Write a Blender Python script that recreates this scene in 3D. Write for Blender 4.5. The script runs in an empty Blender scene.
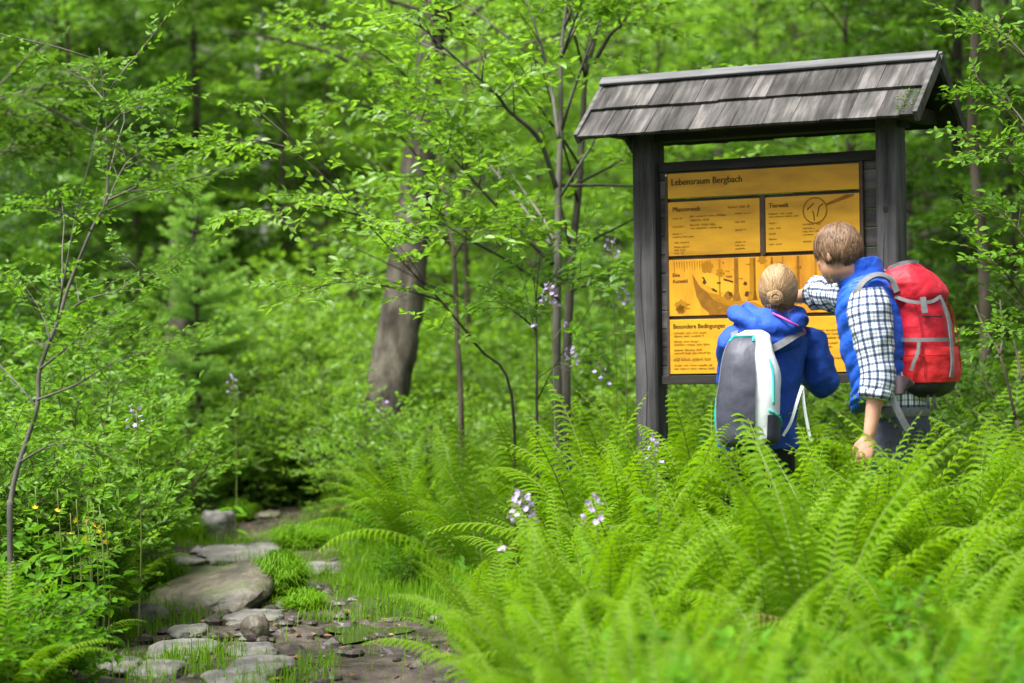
import bpy, math, random
import numpy as np
from mathutils import Vector, Matrix

# ------------------------------------------------------------------ camera, sky, sun, exposure
SC = bpy.context.scene
COL = SC.collection
F = 2418.0; CX, CY = 512.0, 341.5
CAM = np.array([0.0, 0.0, 1.15])
pitch, roll = math.radians(0.64), math.radians(0.81)
_X = np.array([1.0, 0, 0]); FWD = np.array([0, math.cos(pitch), math.sin(pitch)])
_U = np.array([0, -math.sin(pitch), math.cos(pitch)])
RGT = math.cos(roll) * _X - math.sin(roll) * _U
UPV = math.cos(roll) * _U + math.sin(roll) * _X

cd = bpy.data.cameras.new('camera'); cam = bpy.data.objects.new('camera', cd); COL.objects.link(cam)
cam.matrix_world = Matrix(((RGT[0], UPV[0], -FWD[0], CAM[0]), (RGT[1], UPV[1], -FWD[1], CAM[1]),
                           (RGT[2], UPV[2], -FWD[2], CAM[2]), (0, 0, 0, 1)))
cd.sensor_width = 36; cd.lens = F / 1024 * 36
cd.clip_start = 0.1; cd.clip_end = 400
cd.dof.use_dof = True; cd.dof.focus_distance = 10.7; cd.dof.aperture_fstop = 1.9; cd.dof.aperture_blades = 0
SC.camera = cam

SUN_EL, SUN_AZ = math.radians(62), math.radians(235)      # compass azimuth from +Y, clockwise: behind left of the camera
wd = bpy.data.worlds.new('World'); SC.world = wd; wd.use_nodes = True
wn = wd.node_tree.nodes; wl = wd.node_tree.links
sky = wn.new('ShaderNodeTexSky'); sky.sky_type = 'NISHITA'; sky.sun_disc = False
sky.sun_elevation = SUN_EL; sky.sun_rotation = SUN_AZ
sky.air_density = 1.0; sky.dust_density = 4.0; sky.ozone_density = 0.6
hs = wn.new('ShaderNodeHueSaturation'); hs.inputs['Saturation'].default_value = 0.25
wl.new(sky.outputs[0], hs.inputs['Color']); wl.new(hs.outputs[0], wn['Background'].inputs['Color'])
wn['Background'].inputs['Strength'].default_value = 0.10
sl = bpy.data.lights.new('sun', 'SUN'); so = bpy.data.objects.new('sun', sl); COL.objects.link(so)
sl.energy = 4.2; sl.angle = math.radians(24); sl.color = (1.0, 0.98, 0.93)
sd = Vector((math.sin(SUN_AZ) * math.cos(SUN_EL), math.cos(SUN_AZ) * math.cos(SUN_EL), math.sin(SUN_EL)))
so.rotation_euler = sd.to_track_quat('Z', 'Y').to_euler(); so.location = (0, 0, 30)
SC.view_settings.view_transform = 'Standard'; SC.view_settings.look = 'None'
SC.view_settings.exposure = 1.5; SC.view_settings.gamma = 1.0
SC.render.engine = 'CYCLES'
cy = SC.cycles
cy.max_bounces = 7; cy.diffuse_bounces = 4; cy.glossy_bounces = 2; cy.transmission_bounces = 5; cy.transparent_max_bounces = 4
cy.caustics_reflective = False; cy.caustics_refractive = False
cy.use_denoising = True; cy.denoiser = 'OPENIMAGEDENOISE'
cy.sample_clamp_indirect = 6.0
cy.use_adaptive_sampling = True; cy.adaptive_threshold = 0.015

# ------------------------------------------------------------------ helpers
rng = np.random.default_rng(11); random.seed(11)

def ray(x, y): return FWD * F + RGT * (x - CX) - UPV * (y - CY)
def at(x, y, Y):
    d = ray(x, y); return CAM + d * (Y / d[1])
def proj(P):
    d = np.asarray(P, float) - CAM; f = d @ FWD
    return CX + F * (d @ RGT) / f, CY - F * (d @ UPV) / f
def nrm(v):
    v = np.asarray(v, float); return v / np.maximum(np.linalg.norm(v, axis=-1, keepdims=True), 1e-9)
def smooth01(t): t = np.clip(t, 0, 1); return t * t * (3 - 2 * t)

_perm = np.random.default_rng(5).random((64, 64, 64))
def vnoise(p):
    p = np.asarray(p, float); i = np.floor(p).astype(int); f = p - i; f = f * f * (3 - 2 * f); i &= 63; j = (i + 1) & 63
    x0, y0, z0 = i[..., 0], i[..., 1], i[..., 2]; x1, y1, z1 = j[..., 0], j[..., 1], j[..., 2]
    fx, fy, fz = f[..., 0], f[..., 1], f[..., 2]
    def L(a, b, t): return a + (b - a) * t
    return L(L(L(_perm[x0, y0, z0], _perm[x1, y0, z0], fx), L(_perm[x0, y1, z0], _perm[x1, y1, z0], fx), fy),
             L(L(_perm[x0, y0, z1], _perm[x1, y0, z1], fx), L(_perm[x0, y1, z1], _perm[x1, y1, z1], fx), fy), fz) - 0.5
def fbm(p, o=3):
    p = np.asarray(p, float); s = 0; a = 1
    for k in range(o): s = s + a * vnoise(p * 2 ** k + 17.3 * k); a *= .5
    return s

class Acc:
    def __init__(s): s.v = []; s.f = []; s.m = []; s.a = []; s.uv = []; s.n = 0
    def add(s, v, f, mat=0, var=None, uv=None):
        v = np.asarray(v, float).reshape(-1, 3)
        fs = f if isinstance(f, list) and len(f) and isinstance(f[0], np.ndarray) else [np.asarray(f, int)]
        for q in fs:
            if len(q): s.f.append(q + s.n); s.m.append(np.full(len(q), mat))
        s.v.append(v); s.n += len(v)
        s.a.append(np.zeros(len(v)) + (rng.random() if var is None else var))
        s.uv.append(np.zeros((len(v), 2)) if uv is None else np.asarray(uv, float).reshape(-1, 2))
        return s
    def mesh(s, name, mats, smooth=True):
        me = bpy.data.meshes.new(name)
        v = np.concatenate(s.v)
        loops = np.concatenate([q.ravel() for q in s.f]); sizes = np.concatenate([np.full(len(q), q.shape[1]) for q in s.f])
        me.vertices.add(len(v)); me.vertices.foreach_set('co', v.astype(np.float32).ravel())
        me.loops.add(len(loops)); me.loops.foreach_set('vertex_index', loops.astype(np.int32))
        me.polygons.add(len(sizes)); st = np.concatenate([[0], np.cumsum(sizes)[:-1]])
        me.polygons.foreach_set('loop_start', st.astype(np.int32))
        me.polygons.foreach_set('material_index', np.concatenate(s.m).astype(np.int32))
        me.polygons.foreach_set('use_smooth', np.full(len(sizes), bool(smooth)))
        at_ = me.attributes.new('var', 'FLOAT', 'POINT'); at_.data.foreach_set('value', np.concatenate(s.a).astype(np.float32))
        uv = np.concatenate(s.uv)
        if np.any(uv):
            ul = me.uv_layers.new(name='UVMap'); ul.data.foreach_set('uv', uv[loops].astype(np.float32).ravel())
        for m in (mats if isinstance(mats, (list, tuple)) else [mats]): me.materials.append(m)
        me.update(calc_edges=True); me.validate()
        return me
    def build(s, name, mats, parent=None, smooth=True):
        return link(name, s.mesh(name, mats, smooth), parent)

def link(name, data, parent=None, loc=None, rot=None, scale=None):
    o = bpy.data.objects.new(name, data); COL.objects.link(o)
    if parent is not None: o.parent = parent
    if loc is not None: o.location = tuple(loc)
    if rot is not None: o.rotation_euler = rot
    if scale is not None: o.scale = (scale,) * 3 if np.isscalar(scale) else scale
    return o
def tag(o, label=None, cat=None, group=None, kind=None):
    if label: o['label'] = label
    if cat: o['category'] = cat
    if group: o['group'] = group
    if kind: o['kind'] = kind
    return o
def thing(name, label, cat, loc=(0, 0, 0), rz=0, group=None, scale=None):
    return tag(link(name, None, None, loc, (0, 0, rz), scale), label, cat, group)

def box(acc, c, ex, ey, ez, mat=0, var=None, bev=0.0):
    """box with centre c and half-extent vectors; bev chamfers the long edges"""
    c = np.asarray(c, float); ex, ey, ez = (np.asarray(e, float) for e in (ex, ey, ez))
    if bev <= 0:
        v = [c + sx * ex + sy * ey + sz * ez for sz in (-1, 1) for sy in (-1, 1) for sx in (-1, 1)]
        f = [[0, 2, 3, 1], [4, 5, 7, 6], [0, 1, 5, 4], [2, 6, 7, 3], [0, 4, 6, 2], [1, 3, 7, 5]]
        return acc.add(v, f, mat, var)
    ly, lz = np.linalg.norm(ey), np.linalg.norm(ez); by, bz = bev / ly, bev / lz
    ring = [(-1, -1 + bz), (-1, 1 - bz), (-1 + by, 1), (1 - by, 1), (1, 1 - bz), (1, -1 + bz), (1 - by, -1), (-1 + by, -1)]
    v = [c + sx * ex + a * ey + b * ez for sx in (-1, 1) for a, b in ring]
    f4 = np.array([[i, (i + 1) % 8, (i + 1) % 8 + 8, i + 8] for i in range(8)])
    f8 = np.array([list(range(7, -1, -1)), list(range(8, 16))])
    return acc.add(v, [f4, f8], mat, var)

def tube(acc, P, r, k=6, mat=0, var=None, cap=True):
    P = np.asarray(P, float); n = len(P); r = np.zeros(n) + r
    T = nrm(np.gradient(P, axis=0)); ref = np.array([0.31, 0.22, 0.92])
    if abs(T.mean(0) @ ref) > .8 * np.linalg.norm(T.mean(0)): ref = np.array([0.92, 0.31, 0.1])
    A = nrm(np.cross(T, ref)); B = np.cross(T, A)
    th = np.arange(k) * 2 * math.pi / k
    V = P[:, None] + r[:, None, None] * (np.cos(th)[None, :, None] * A[:, None] + np.sin(th)[None, :, None] * B[:, None])
    i = np.arange(n - 1)[:, None] * k; j = np.arange(k)[None]
    f = np.stack([i + j, i + (j + 1) % k, i + k + (j + 1) % k, i + k + j], -1).reshape(-1, 4)
    fs = [f]
    if cap: fs.append(np.array([list(range(k))[::-1], list(range((n - 1) * k, n * k))]))
    uv = np.stack(np.broadcast_arrays((th / (2 * math.pi))[None, :], np.arange(n)[:, None] / max(n - 1, 1) + .001), -1)
    acc.add(V.reshape(-1, 3), fs, mat, var, uv.reshape(-1, 2)); return acc

def spline(pts, n):
    P = np.asarray(pts, float); m = len(P)
    if m == 2: return P[0] + (P[1] - P[0]) * np.linspace(0, 1, n)[:, None]
    Q = np.vstack([2 * P[0] - P[1], P, 2 * P[-1] - P[-2]])
    t = np.linspace(0, m - 1 - 1e-9, n); i = t.astype(int); f = (t - i)[:, None]
    a, b, c, d = Q[i], Q[i + 1], Q[i + 2], Q[i + 3]
    return .5 * (2 * b + (c - a) * f + (2 * a - 5 * b + 4 * c - d) * f ** 2 + (3 * b - a - 3 * c + d) * f ** 3)

def loft(acc, secs, n=28, rings=36, mat=0, wr=0.0, wf=9.0, cap=True, fn=None, ang=None, exps=2.0, var=None):
    """secs: (centre, xdir, ydir, a, b); rings of (super)ellipses; wr = wrinkle depth, fn(theta, t) = extra offset"""
    D = spline(np.array([np.concatenate([s[0], s[1], s[2], [s[3], s[4]]]) for s in secs], float), rings)
    C, X, Yv, a, b = D[:, :3], nrm(D[:, 3:6]), nrm(D[:, 6:9]), np.maximum(D[:, 9], 1e-3), np.maximum(D[:, 10], 1e-3)
    full = ang is None
    th = np.arange(n) * 2 * math.pi / n if full else np.linspace(ang[0], ang[1], n)
    ct, st = np.cos(th), np.sin(th)
    if exps != 2.0:
        k = (np.abs(ct) ** exps + np.abs(st) ** exps) ** (-1 / exps); ct, st = ct * k, st * k
    off = a[:, None, None] * ct[None, :, None] * X[:, None] + b[:, None, None] * st[None, :, None] * Yv[:, None]
    V = C[:, None] + off; N = nrm(off)
    t = np.linspace(0, 1, rings)
    if wr: V = V + N * (wr * fbm(V * wf, 3) * 2)[..., None]
    if fn is not None: V = V + N * fn(th[None, :], t[:, None])[..., None]
    seg = np.concatenate([[0], np.cumsum(np.linalg.norm(np.diff(C, axis=0), axis=1))])
    uv = np.stack(np.broadcast_arrays(th[None] * ((a + b) / 2).mean() + .001, seg[:, None] + .001), -1)
    i = np.arange(rings - 1)[:, None] * n; m = n if full else n - 1; j = np.arange(m)[None]
    f = np.stack([i + j, i + (j + 1) % n, i + n + (j + 1) % n, i + n + j], -1).reshape(-1, 4)
    fs = [f]
    if cap and full: fs.append(np.array([list(range(n))[::-1], list(range((rings - 1) * n, rings * n))]))
    acc.add(V.reshape(-1, 3), fs, mat, var, uv.reshape(-1, 2)); return V

def ellipsoid(acc, c, X, Yv, Z, mat=0, n=20, m=12, wr=0, wf=10, var=None):
    th = np.arange(n) * 2 * math.pi / n; ph = np.linspace(0.02, math.pi - .02, m)
    d = (np.sin(ph)[:, None, None] * (np.cos(th)[None, :, None] * np.asarray(X) + np.sin(th)[None, :, None] * np.asarray(Yv))
         + np.cos(ph)[:, None, None] * np.asarray(Z))
    V = np.asarray(c) + d
    if wr: V = V + nrm(d) * (wr * 2 * fbm(V * wf, 3))[..., None]
    i = np.arange(m - 1)[:, None] * n; j = np.arange(n)[None]
    f = np.stack([i + j, i + n + j, i + n + (j + 1) % n, i + (j + 1) % n], -1).reshape(-1, 4)
    acc.add(V.reshape(-1, 3), [f, np.array([list(range(n)), list(range((m - 1) * n, m * n))[::-1]])], mat, var); return acc

# leaves: each a folded, pointed blade of two quads
def leaves(acc, pos, d, up, ln, wd_=0.45, mat=0, var=None, curl=0.12):
    n = len(pos); d = nrm(d); up = nrm(up - d * (up * d).sum(-1, keepdims=True)); s = np.cross(d, up)
    ln = np.zeros(n) + ln; L = ln[:, None]; w = L * wd_ * .5
    b = pos; tip = pos + d * L - up * L * curl
    m1 = pos + d * L * .33 + up * w * .25; m2 = pos + d * L * .68 + up * w * .1
    V = np.stack([b, m1 + s * w, m2 + s * w * .78, tip, m2 - s * w * .78, m1 - s * w], 1)
    i = np.arange(n)[:, None] * 6
    f = np.concatenate([i + np.array([[0, 1, 2, 3]]), i + np.array([[0, 3, 4, 5]])])
    va = (rng.random(n) if var is None else var)
    acc.add(V.reshape(-1, 3), f, mat, np.repeat(va, 6)); return acc

def twigs(acc, S, D, Ln, K=9, leaf=0.07, wd_=0.5, mat=0, twig_mat=None, droop=0.15, flat=1.0, var=None, tr=0.0016):
    """S,D,Ln: start, direction, length of m twigs; K alternate leaves on each"""
    m = len(S); D = nrm(D); up0 = np.array([0, 0, 1.0])
    side = np.cross(D, up0 + .25 * rng.normal(size=(m, 3))); side = nrm(side)
    upv = nrm(np.cross(side, D))
    t = (np.arange(K) + .6) / K; t = np.clip(t[None] + rng.normal(0, .03, (m, K)), .05, 1)
    sg = np.where(np.arange(K) % 2, 1.0, -1.0)[None, :, None]
    P = S[:, None] + D[:, None] * (t * Ln[:, None])[..., None]
    P[..., 2] -= droop * Ln[:, None] * t ** 2
    ld = D[:, None] * .65 + side[:, None] * sg * .85 + rng.normal(0, .28, (m, K, 3)); ld[..., 2] -= .18
    ld[:, -1] = D + rng.normal(0, .2, (m, 3))
    lu = upv[:, None] * flat + rng.normal(0, .38, (m, K, 3))
    L = leaf * (0.7 + .5 * rng.random((m, K))) * (1 - .25 * np.abs(t - .5))
    v = rng.random((m, K)) * .6 + (rng.random((m, 1)) if var is None else np.reshape(var, (-1, 1))) * .4
    leaves(acc, P.reshape(-1, 3), ld.reshape(-1, 3), lu.reshape(-1, 3), L.ravel(), wd_, mat, v.ravel())
    if twig_mat is not None:     # thin three-sided twig
        q = np.array([0, .5, 1.0]); C = S[:, None] + D[:, None] * (q[None] * Ln[:, None])[..., None]; C[..., 2] -= droop * Ln[:, None] * q[None] ** 2
        r = np.array([1.3, .9, .4])[None, :, None] * tr
        th = np.arange(3) * 2.094
        V = C[:, :, None] + r[..., None] * (np.cos(th)[None, None, :, None] * side[:, None, None] + np.sin(th)[None, None, :, None] * upv[:, None, None])
        i = (np.arange(m) * 9)[:, None, None]; rr = (np.arange(2) * 3)[None, :, None]; j = np.arange(3)[None, None]
        f = np.stack([i + rr + j, i + rr + (j + 1) % 3, i + rr + 3 + (j + 1) % 3, i + rr + 3 + j], -1).reshape(-1, 4)
        acc.add(V.reshape(-1, 3), f, twig_mat, .5)

# ------------------------------------------------------------------ materials
def nodes(name):
    m = bpy.data.materials.new(name); m.use_nodes = True; nt = m.node_tree
    return m, nt.nodes, nt.links, nt.nodes['Principled BSDF'], nt.nodes['Material Output']
def ramp(n, stops):
    r = n.new('ShaderNodeValToRGB'); e = r.color_ramp.elements
    while len(e) < len(stops): e.new(.5)
    for q, (p, c) in zip(e, stops): q.position = p; q.color = (*c, 1)
    return r
def leafmat(name, cols, trans=.5, rough=.5, tcol=1.6, spec=.3):
    m, n, l, b, out = nodes(name)
    a = n.new('ShaderNodeAttribute'); a.attribute_name = 'var'
    oi = n.new('ShaderNodeObjectInfo')
    mx = n.new('ShaderNodeMath'); mx.operation = 'MULTIPLY_ADD'; mx.inputs[1].default_value = .35
    sub = n.new('ShaderNodeMath'); sub.operation = 'MULTIPLY'; sub.inputs[1].default_value = .65
    l.new(a.outputs['Fac'], sub.inputs[0]); l.new(oi.outputs['Random'], mx.inputs[0]); l.new(sub.outputs[0], mx.inputs[2])
    k = len(cols); r = ramp(n, [(i / max(k - 1, 1), c) for i, c in enumerate(cols)])
    l.new(mx.outputs[0], r.inputs['Fac']); l.new(r.outputs['Color'], b.inputs['Base Color'])
    b.inputs['Roughness'].default_value = rough; b.inputs['Specular IOR Level'].default_value = spec
    t = n.new('ShaderNodeBsdfTranslucent')
    g = n.new('ShaderNodeMix'); g.data_type = 'RGBA'; g.blend_type = 'MULTIPLY'; g.inputs['Factor'].default_value = 1
    l.new(r.outputs['Color'], g.inputs[6]); g.inputs[7].default_value = (tcol * 1.05, tcol, tcol * .6, 1)
    l.new(g.outputs[2], t.inputs['Color'])
    mi = n.new('ShaderNodeMixShader'); mi.inputs['Fac'].default_value = trans
    l.new(b.outputs[0], mi.inputs[1]); l.new(t.outputs[0], mi.inputs[2]); l.new(mi.outputs[0], out.inputs['Surface'])
    return m
def plain(name, col, rough=.6, spec=.4, noise=0.0, nscale=20, bump=0.0, bscale=60, sheen=0.0, bdist=.002):
    m, n, l, b, out = nodes(name)
    b.inputs['Base Color'].default_value = (*col, 1); b.inputs['Roughness'].default_value = rough; b.inputs['Specular IOR Level'].default_value = spec
    if sheen: b.inputs['Sheen Weight'].default_value = sheen
    tc = n.new('ShaderNodeTexCoord')
    if noise:
        nz = n.new('ShaderNodeTexNoise'); nz.inputs['Scale'].default_value = nscale; nz.inputs['Detail'].default_value = 6
        l.new(tc.outputs['Object'], nz.inputs['Vector'])
        c = np.array(col); r = ramp(n, [(.25, tuple(c * (1 - noise))), (.75, tuple(np.minimum(c * (1 + noise), .95)))])
        l.new(nz.outputs['Fac'], r.inputs['Fac']); l.new(r.outputs['Color'], b.inputs['Base Color'])
    if bump:
        nb = n.new('ShaderNodeTexNoise'); nb.inputs['Scale'].default_value = bscale; nb.inputs['Detail'].default_value = 8
        l.new(tc.outputs['Object'], nb.inputs['Vector'])
        bp = n.new('ShaderNodeBump'); bp.inputs['Strength'].default_value = bump; bp.inputs['Distance'].default_value = bdist
        l.new(nb.outputs['Fac'], bp.inputs['Height']); l.new(bp.outputs[0], b.inputs['Normal'])
    return m
def woodmat(name, cols, stretch=(1.2, 30, 30), rough=.75, bump=.5, spec=.25, varamt=.5, bdist=.004):
    """weathered wood: grain streaks along the object's local x, piece-to-piece tone from 'var'"""
    m, n, l, b, out = nodes(name)
    tc = n.new('ShaderNodeTexCoord'); mp = n.new('ShaderNodeMapping'); mp.inputs['Scale'].default_value = stretch
    a = n.new('ShaderNodeAttribute'); a.attribute_name = 'var'
    cmb = n.new('ShaderNodeVectorMath'); cmb.operation = 'SCALE'; cmb.inputs[0].default_value = (37, 11, 23); l.new(a.outputs['Fac'], cmb.inputs['Scale'])
    ad = n.new('ShaderNodeVectorMath'); ad.operation = 'ADD'
    l.new(tc.outputs['Object'], mp.inputs['Vector']); l.new(mp.outputs[0], ad.inputs[0]); l.new(cmb.outputs[0], ad.inputs[1])
    nz = n.new('ShaderNodeTexNoise'); nz.inputs['Scale'].default_value = 1.6; nz.inputs['Detail'].default_value = 9; nz.inputs['Roughness'].default_value = .62
    l.new(ad.outputs[0], nz.inputs['Vector'])
    n2 = n.new('ShaderNodeTexNoise'); n2.inputs['Scale'].default_value = 5; n2.inputs['Detail'].default_value = 4
    l.new(tc.outputs['Object'], n2.inputs['Vector'])
    s1 = n.new('ShaderNodeMath'); s1.operation = 'MULTIPLY_ADD'; s1.inputs[1].default_value = .35
    l.new(n2.outputs['Fac'], s1.inputs[0]); l.new(nz.outputs['Fac'], s1.inputs[2])
    s2 = n.new('ShaderNodeMath'); s2.operation = 'MULTIPLY_ADD'; s2.inputs[1].default_value = varamt * .5
    l.new(a.outputs['Fac'], s2.inputs[0]); l.new(s1.outputs[0], s2.inputs[2])
    s3 = n.new('ShaderNodeMath'); s3.operation = 'SUBTRACT'; s3.inputs[1].default_value = .175 + varamt * .25; l.new(s2.outputs[0], s3.inputs[0])
    k = len(cols); r = ramp(n, [(.28 + .44 * i / (k - 1), c) for i, c in enumerate(cols)])
    l.new(s3.outputs[0], r.inputs['Fac']); l.new(r.outputs['Color'], b.inputs['Base Color'])
    b.inputs['Roughness'].default_value = rough; b.inputs['Specular IOR Level'].default_value = spec
    bp = n.new('ShaderNodeBump'); bp.inputs['Strength'].default_value = bump; bp.inputs['Distance'].default_value = bdist
    l.new(nz.outputs['Fac'], bp.inputs['Height']); l.new(bp.outputs[0], b.inputs['Normal'])
    return m
def plaidmat(name):
    m, n, l, b, out = nodes(name)
    tc = n.new('ShaderNodeUVMap'); sp = n.new('ShaderNodeSeparateXYZ'); l.new(tc.outputs[0], sp.inputs[0])
    def band(sock, period, lo, hi, ph):
        q = n.new('ShaderNodeMath'); q.operation = 'MULTIPLY_ADD'; q.inputs[1].default_value = 1 / period; q.inputs[2].default_value = ph; l.new(sock, q.inputs[0])
        f = n.new('ShaderNodeMath'); f.operation = 'FRACT'; l.new(q.outputs[0], f.inputs[0])
        g = n.new('ShaderNodeMath'); g.operation = 'GREATER_THAN'; g.inputs[1].default_value = lo; l.new(f.outputs[0], g.inputs[0])
        h = n.new('ShaderNodeMath'); h.operation = 'LESS_THAN'; h.inputs[1].default_value = hi; l.new(f.outputs[0], h.inputs[0])
        o = n.new('ShaderNodeMath'); o.operation = 'MULTIPLY'; l.new(g.outputs[0], o.inputs[0]); l.new(h.outputs[0], o.inputs[1]); return o.outputs[0]
    cur = None
    def mult(fac, col):
        nonlocal cur
        x = n.new('ShaderNodeMix'); x.data_type = 'RGBA'; x.blend_type = 'MULTIPLY'; l.new(fac, x.inputs['Factor'])
        if cur is None: x.inputs[6].default_value = (.60, .63, .66, 1)
        else: l.new(cur, x.inputs[6])
        x.inputs[7].default_value = (*col, 1); cur = x.outputs[2]
    U, V = sp.outputs[0], sp.outputs[1]
    p = .034
    mult(band(U, p, .0, .34, 0), (.17, .20, .30)); mult(band(V, p, .0, .34, 0), (.20, .24, .34))
    mult(band(U, p, .60, .70, 0), (.45, .50, .55)); mult(band(V, p, .60, .70, 0), (.45, .50, .55))
    l.new(cur, b.inputs['Base Color']); b.inputs['Roughness'].default_value = .85; b.inputs['Specular IOR Level'].default_value = .15
    return m

M = {}
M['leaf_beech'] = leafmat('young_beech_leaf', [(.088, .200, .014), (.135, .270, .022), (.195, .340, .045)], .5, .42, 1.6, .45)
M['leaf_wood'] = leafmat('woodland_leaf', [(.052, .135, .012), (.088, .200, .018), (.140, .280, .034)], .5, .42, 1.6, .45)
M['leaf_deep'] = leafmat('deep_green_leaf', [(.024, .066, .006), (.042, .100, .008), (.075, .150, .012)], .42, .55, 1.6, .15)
M['leaf_willow'] = leafmat('willow_leaf', [(.070, .175, .012), (.110, .240, .018), (.165, .300, .038)], .45, .5, 1.5, .2)
M['herb'] = leafmat('herb_leaf', [(.045, .140, .005), (.075, .200, .007), (.110, .255, .012)], .4, .6, 1.6, .12)
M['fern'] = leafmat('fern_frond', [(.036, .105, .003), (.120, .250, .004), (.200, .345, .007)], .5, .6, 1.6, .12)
M['grass'] = leafmat('grass_blade', [(.070, .175, .006), (.110, .240, .008), (.160, .295, .016)], .4, .6, 1.6, .15)
M['spruce'] = leafmat('spruce_needle', [(.024, .060, .012), (.170, .340, .050), (.36, .56, .12)], .4, .5)
M['stalk'] = plain('fern_stalk', (.12, .15, .035), .6)
M['bark'] = woodmat('grey_brown_bark', [(.035, .028, .020), (.075, .060, .045), (.14, .12, .09)], (6, 6, 1.5), .9, .9, .15, .3, .02)
M['bark_moss'] = woodmat('mossy_bark', [(.016, .014, .010), (.048, .042, .032), (.095, .084, .066), (.050, .068, .024)], (7, 7, 2.0), .9, 1.0, .15, .3, .03)
M['bark_dark'] = woodmat('dark_bark', [(.022, .020, .015), (.048, .044, .034), (.085, .078, .062)], (6, 6, 1.5), .9, .8, .15, .3, .02)
M['bark_grey'] = woodmat('smooth_grey_bark', [(.045, .042, .034), (.095, .090, .074), (.15, .14, .12)], (6, 6, 2), .85, .5, .2, .3, .01)
M['fern_dry'] = leafmat('withered_fern_frond', [(.11, .085, .020), (.17, .13, .035), (.16, .19, .02)], .35, .7, 1.2, .1)
M['bark_pale'] = woodmat('pale_birch_bark', [(.10, .10, .09), (.32, .32, .29), (.45, .45, .42)], (3, 3, 9), .8, .4, .2, .3, .01)
M['twig'] = plain('twig_bark', (.055, .046, .030), .8, .2, .3, 40)
M['wood_old'] = woodmat('weathered_grey_wood', [(.014, .014, .014), (.034, .033, .035), (.062, .060, .063), (.095, .092, .094)], (14, 14, 1.0), .8, .6, .2, .35)
M['wood_plank'] = woodmat('weathered_plank_wood', [(.030, .028, .027), (.065, .062, .06), (.12, .115, .11)], (1.0, 14, 14), .8, .6, .2, .6)
M['wood_dark'] = woodmat('dark_oiled_wood', [(.010, .009, .008), (.022, .020, .018), (.045, .042, .038)], (1, 14, 14), .75, .5, .2, .3)
M['shingle'] = woodmat('shingle_wood', [(.012, .011, .0105), (.031, .029, .027), (.060, .056, .053), (.120, .112, .105)], (16, 2.2, 2.2), .8, .9, .2, .42)
M['ridge'] = woodmat('ridge_board_wood', [(.045, .045, .047), (.085, .085, .09), (.14, .14, .145)], (1.0, 14, 14), .7, .4, .3, .3)
M['yellow'] = woodmat('yellow_stained_wood', [(.33, .155, .003), (.47, .235, .004), (.56, .29, .006)], (2.0, 9, 9), .55, .08, .35, .15)
M['orange'] = woodmat('orange_stained_wood', [(.34, .130, .003), (.49, .215, .004), (.57, .275, .006)], (9, 9, 2.0), .55, .08, .35, .15)
M['ink'] = plain('engraved_brown', (.060, .030, .008), .8, .1)
M['ink_soft'] = plain('engraved_light_brown', (.31, .140, .008), .8, .1)
M['ink_mid'] = plain('engraved_mid_brown', (.20, .088, .010), .8, .1, .25, 30)
M['cream'] = plain('engraved_pale_yellow', (.50, .29, .022), .7, .1)
M['frame_brown'] = plain('brown_frame', (.055, .036, .026), .7, .2, .3, 30)
M['metal'] = plain('steel', (.55, .56, .58), .35, .5)
def stonemat(name, cols):
    m, n, l, b, out = nodes(name); tc = n.new('ShaderNodeTexCoord')
    nz = n.new('ShaderNodeTexNoise'); nz.inputs['Scale'].default_value = 7; nz.inputs['Detail'].default_value = 10; nz.inputs['Roughness'].default_value = .68; l.new(tc.outputs['Object'], nz.inputs['Vector'])
    r = ramp(n, [(.30, cols[0]), (.48, cols[1]), (.60, cols[2])]); l.new(nz.outputs['Fac'], r.inputs['Fac'])
    n2_ = n.new('ShaderNodeTexNoise'); n2_.inputs['Scale'].default_value = 3.2; n2_.inputs['Detail'].default_value = 8; n2_.inputs['Roughness'].default_value = .7; l.new(tc.outputs['Object'], n2_.inputs['Vector'])
    k = ramp(n, [(.54, (0, 0, 0)), (.64, (.8, .8, .8))]); l.new(n2_.outputs['Fac'], k.inputs['Fac'])
    x = n.new('ShaderNodeMix'); x.data_type = 'RGBA'; l.new(k.outputs['Color'], x.inputs['Factor']); l.new(r.outputs['Color'], x.inputs[6]); x.inputs[7].default_value = (.045, .065, .014, 1)
    l.new(x.outputs[2], b.inputs['Base Color']); b.inputs['Roughness'].default_value = .6
    nb = n.new('ShaderNodeTexNoise'); nb.inputs['Scale'].default_value = 22; nb.inputs['Detail'].default_value = 10; l.new(tc.outputs['Object'], nb.inputs['Vector'])
    bp = n.new('ShaderNodeBump'); bp.inputs['Strength'].default_value = .9; bp.inputs['Distance'].default_value = .02; l.new(nb.outputs['Fac'], bp.inputs['Height']); l.new(bp.outputs[0], b.inputs['Normal']); return m
M['stone'] = stonemat('path_stone', [(.035, .032, .030), (.090, .083, .078), (.15, .14, .13)])
M['stone_brown'] = stonemat('brown_path_stone', [(.024, .020, .014), (.060, .050, .036), (.105, .088, .062)])
M['skin'] = plain('skin', (.40, .205, .135), .5, .4, .22, 18, .3, 120)
M['blue_jacket'] = plain('blue_jacket_fabric', (.015, .066, .37), .7, .25, .2, 6, .55, 16, bdist=.02)
M['blue_vest'] = plain('blue_vest_fabric', (.008, .076, .47), .55, .35, .12, 8, .7, 18, bdist=.016)
M['black_cloth'] = plain('black_trouser_fabric', (.012, .012, .016), .75, .2, .3, 10)
M['slate_cloth'] = plain('slate_trouser_fabric', (.045, .050, .075), .8, .2, .25, 12, .8, 14, bdist=.02)
M['red'] = plain('red_pack_nylon', (.34, .005, .017), .58, .3, .22, 7, .5, 14, bdist=.02)
M['red_bright'] = plain('bright_red_pack_nylon', (.46, .013, .018), .58, .3, .15, 7, .5, 14, bdist=.02)
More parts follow.
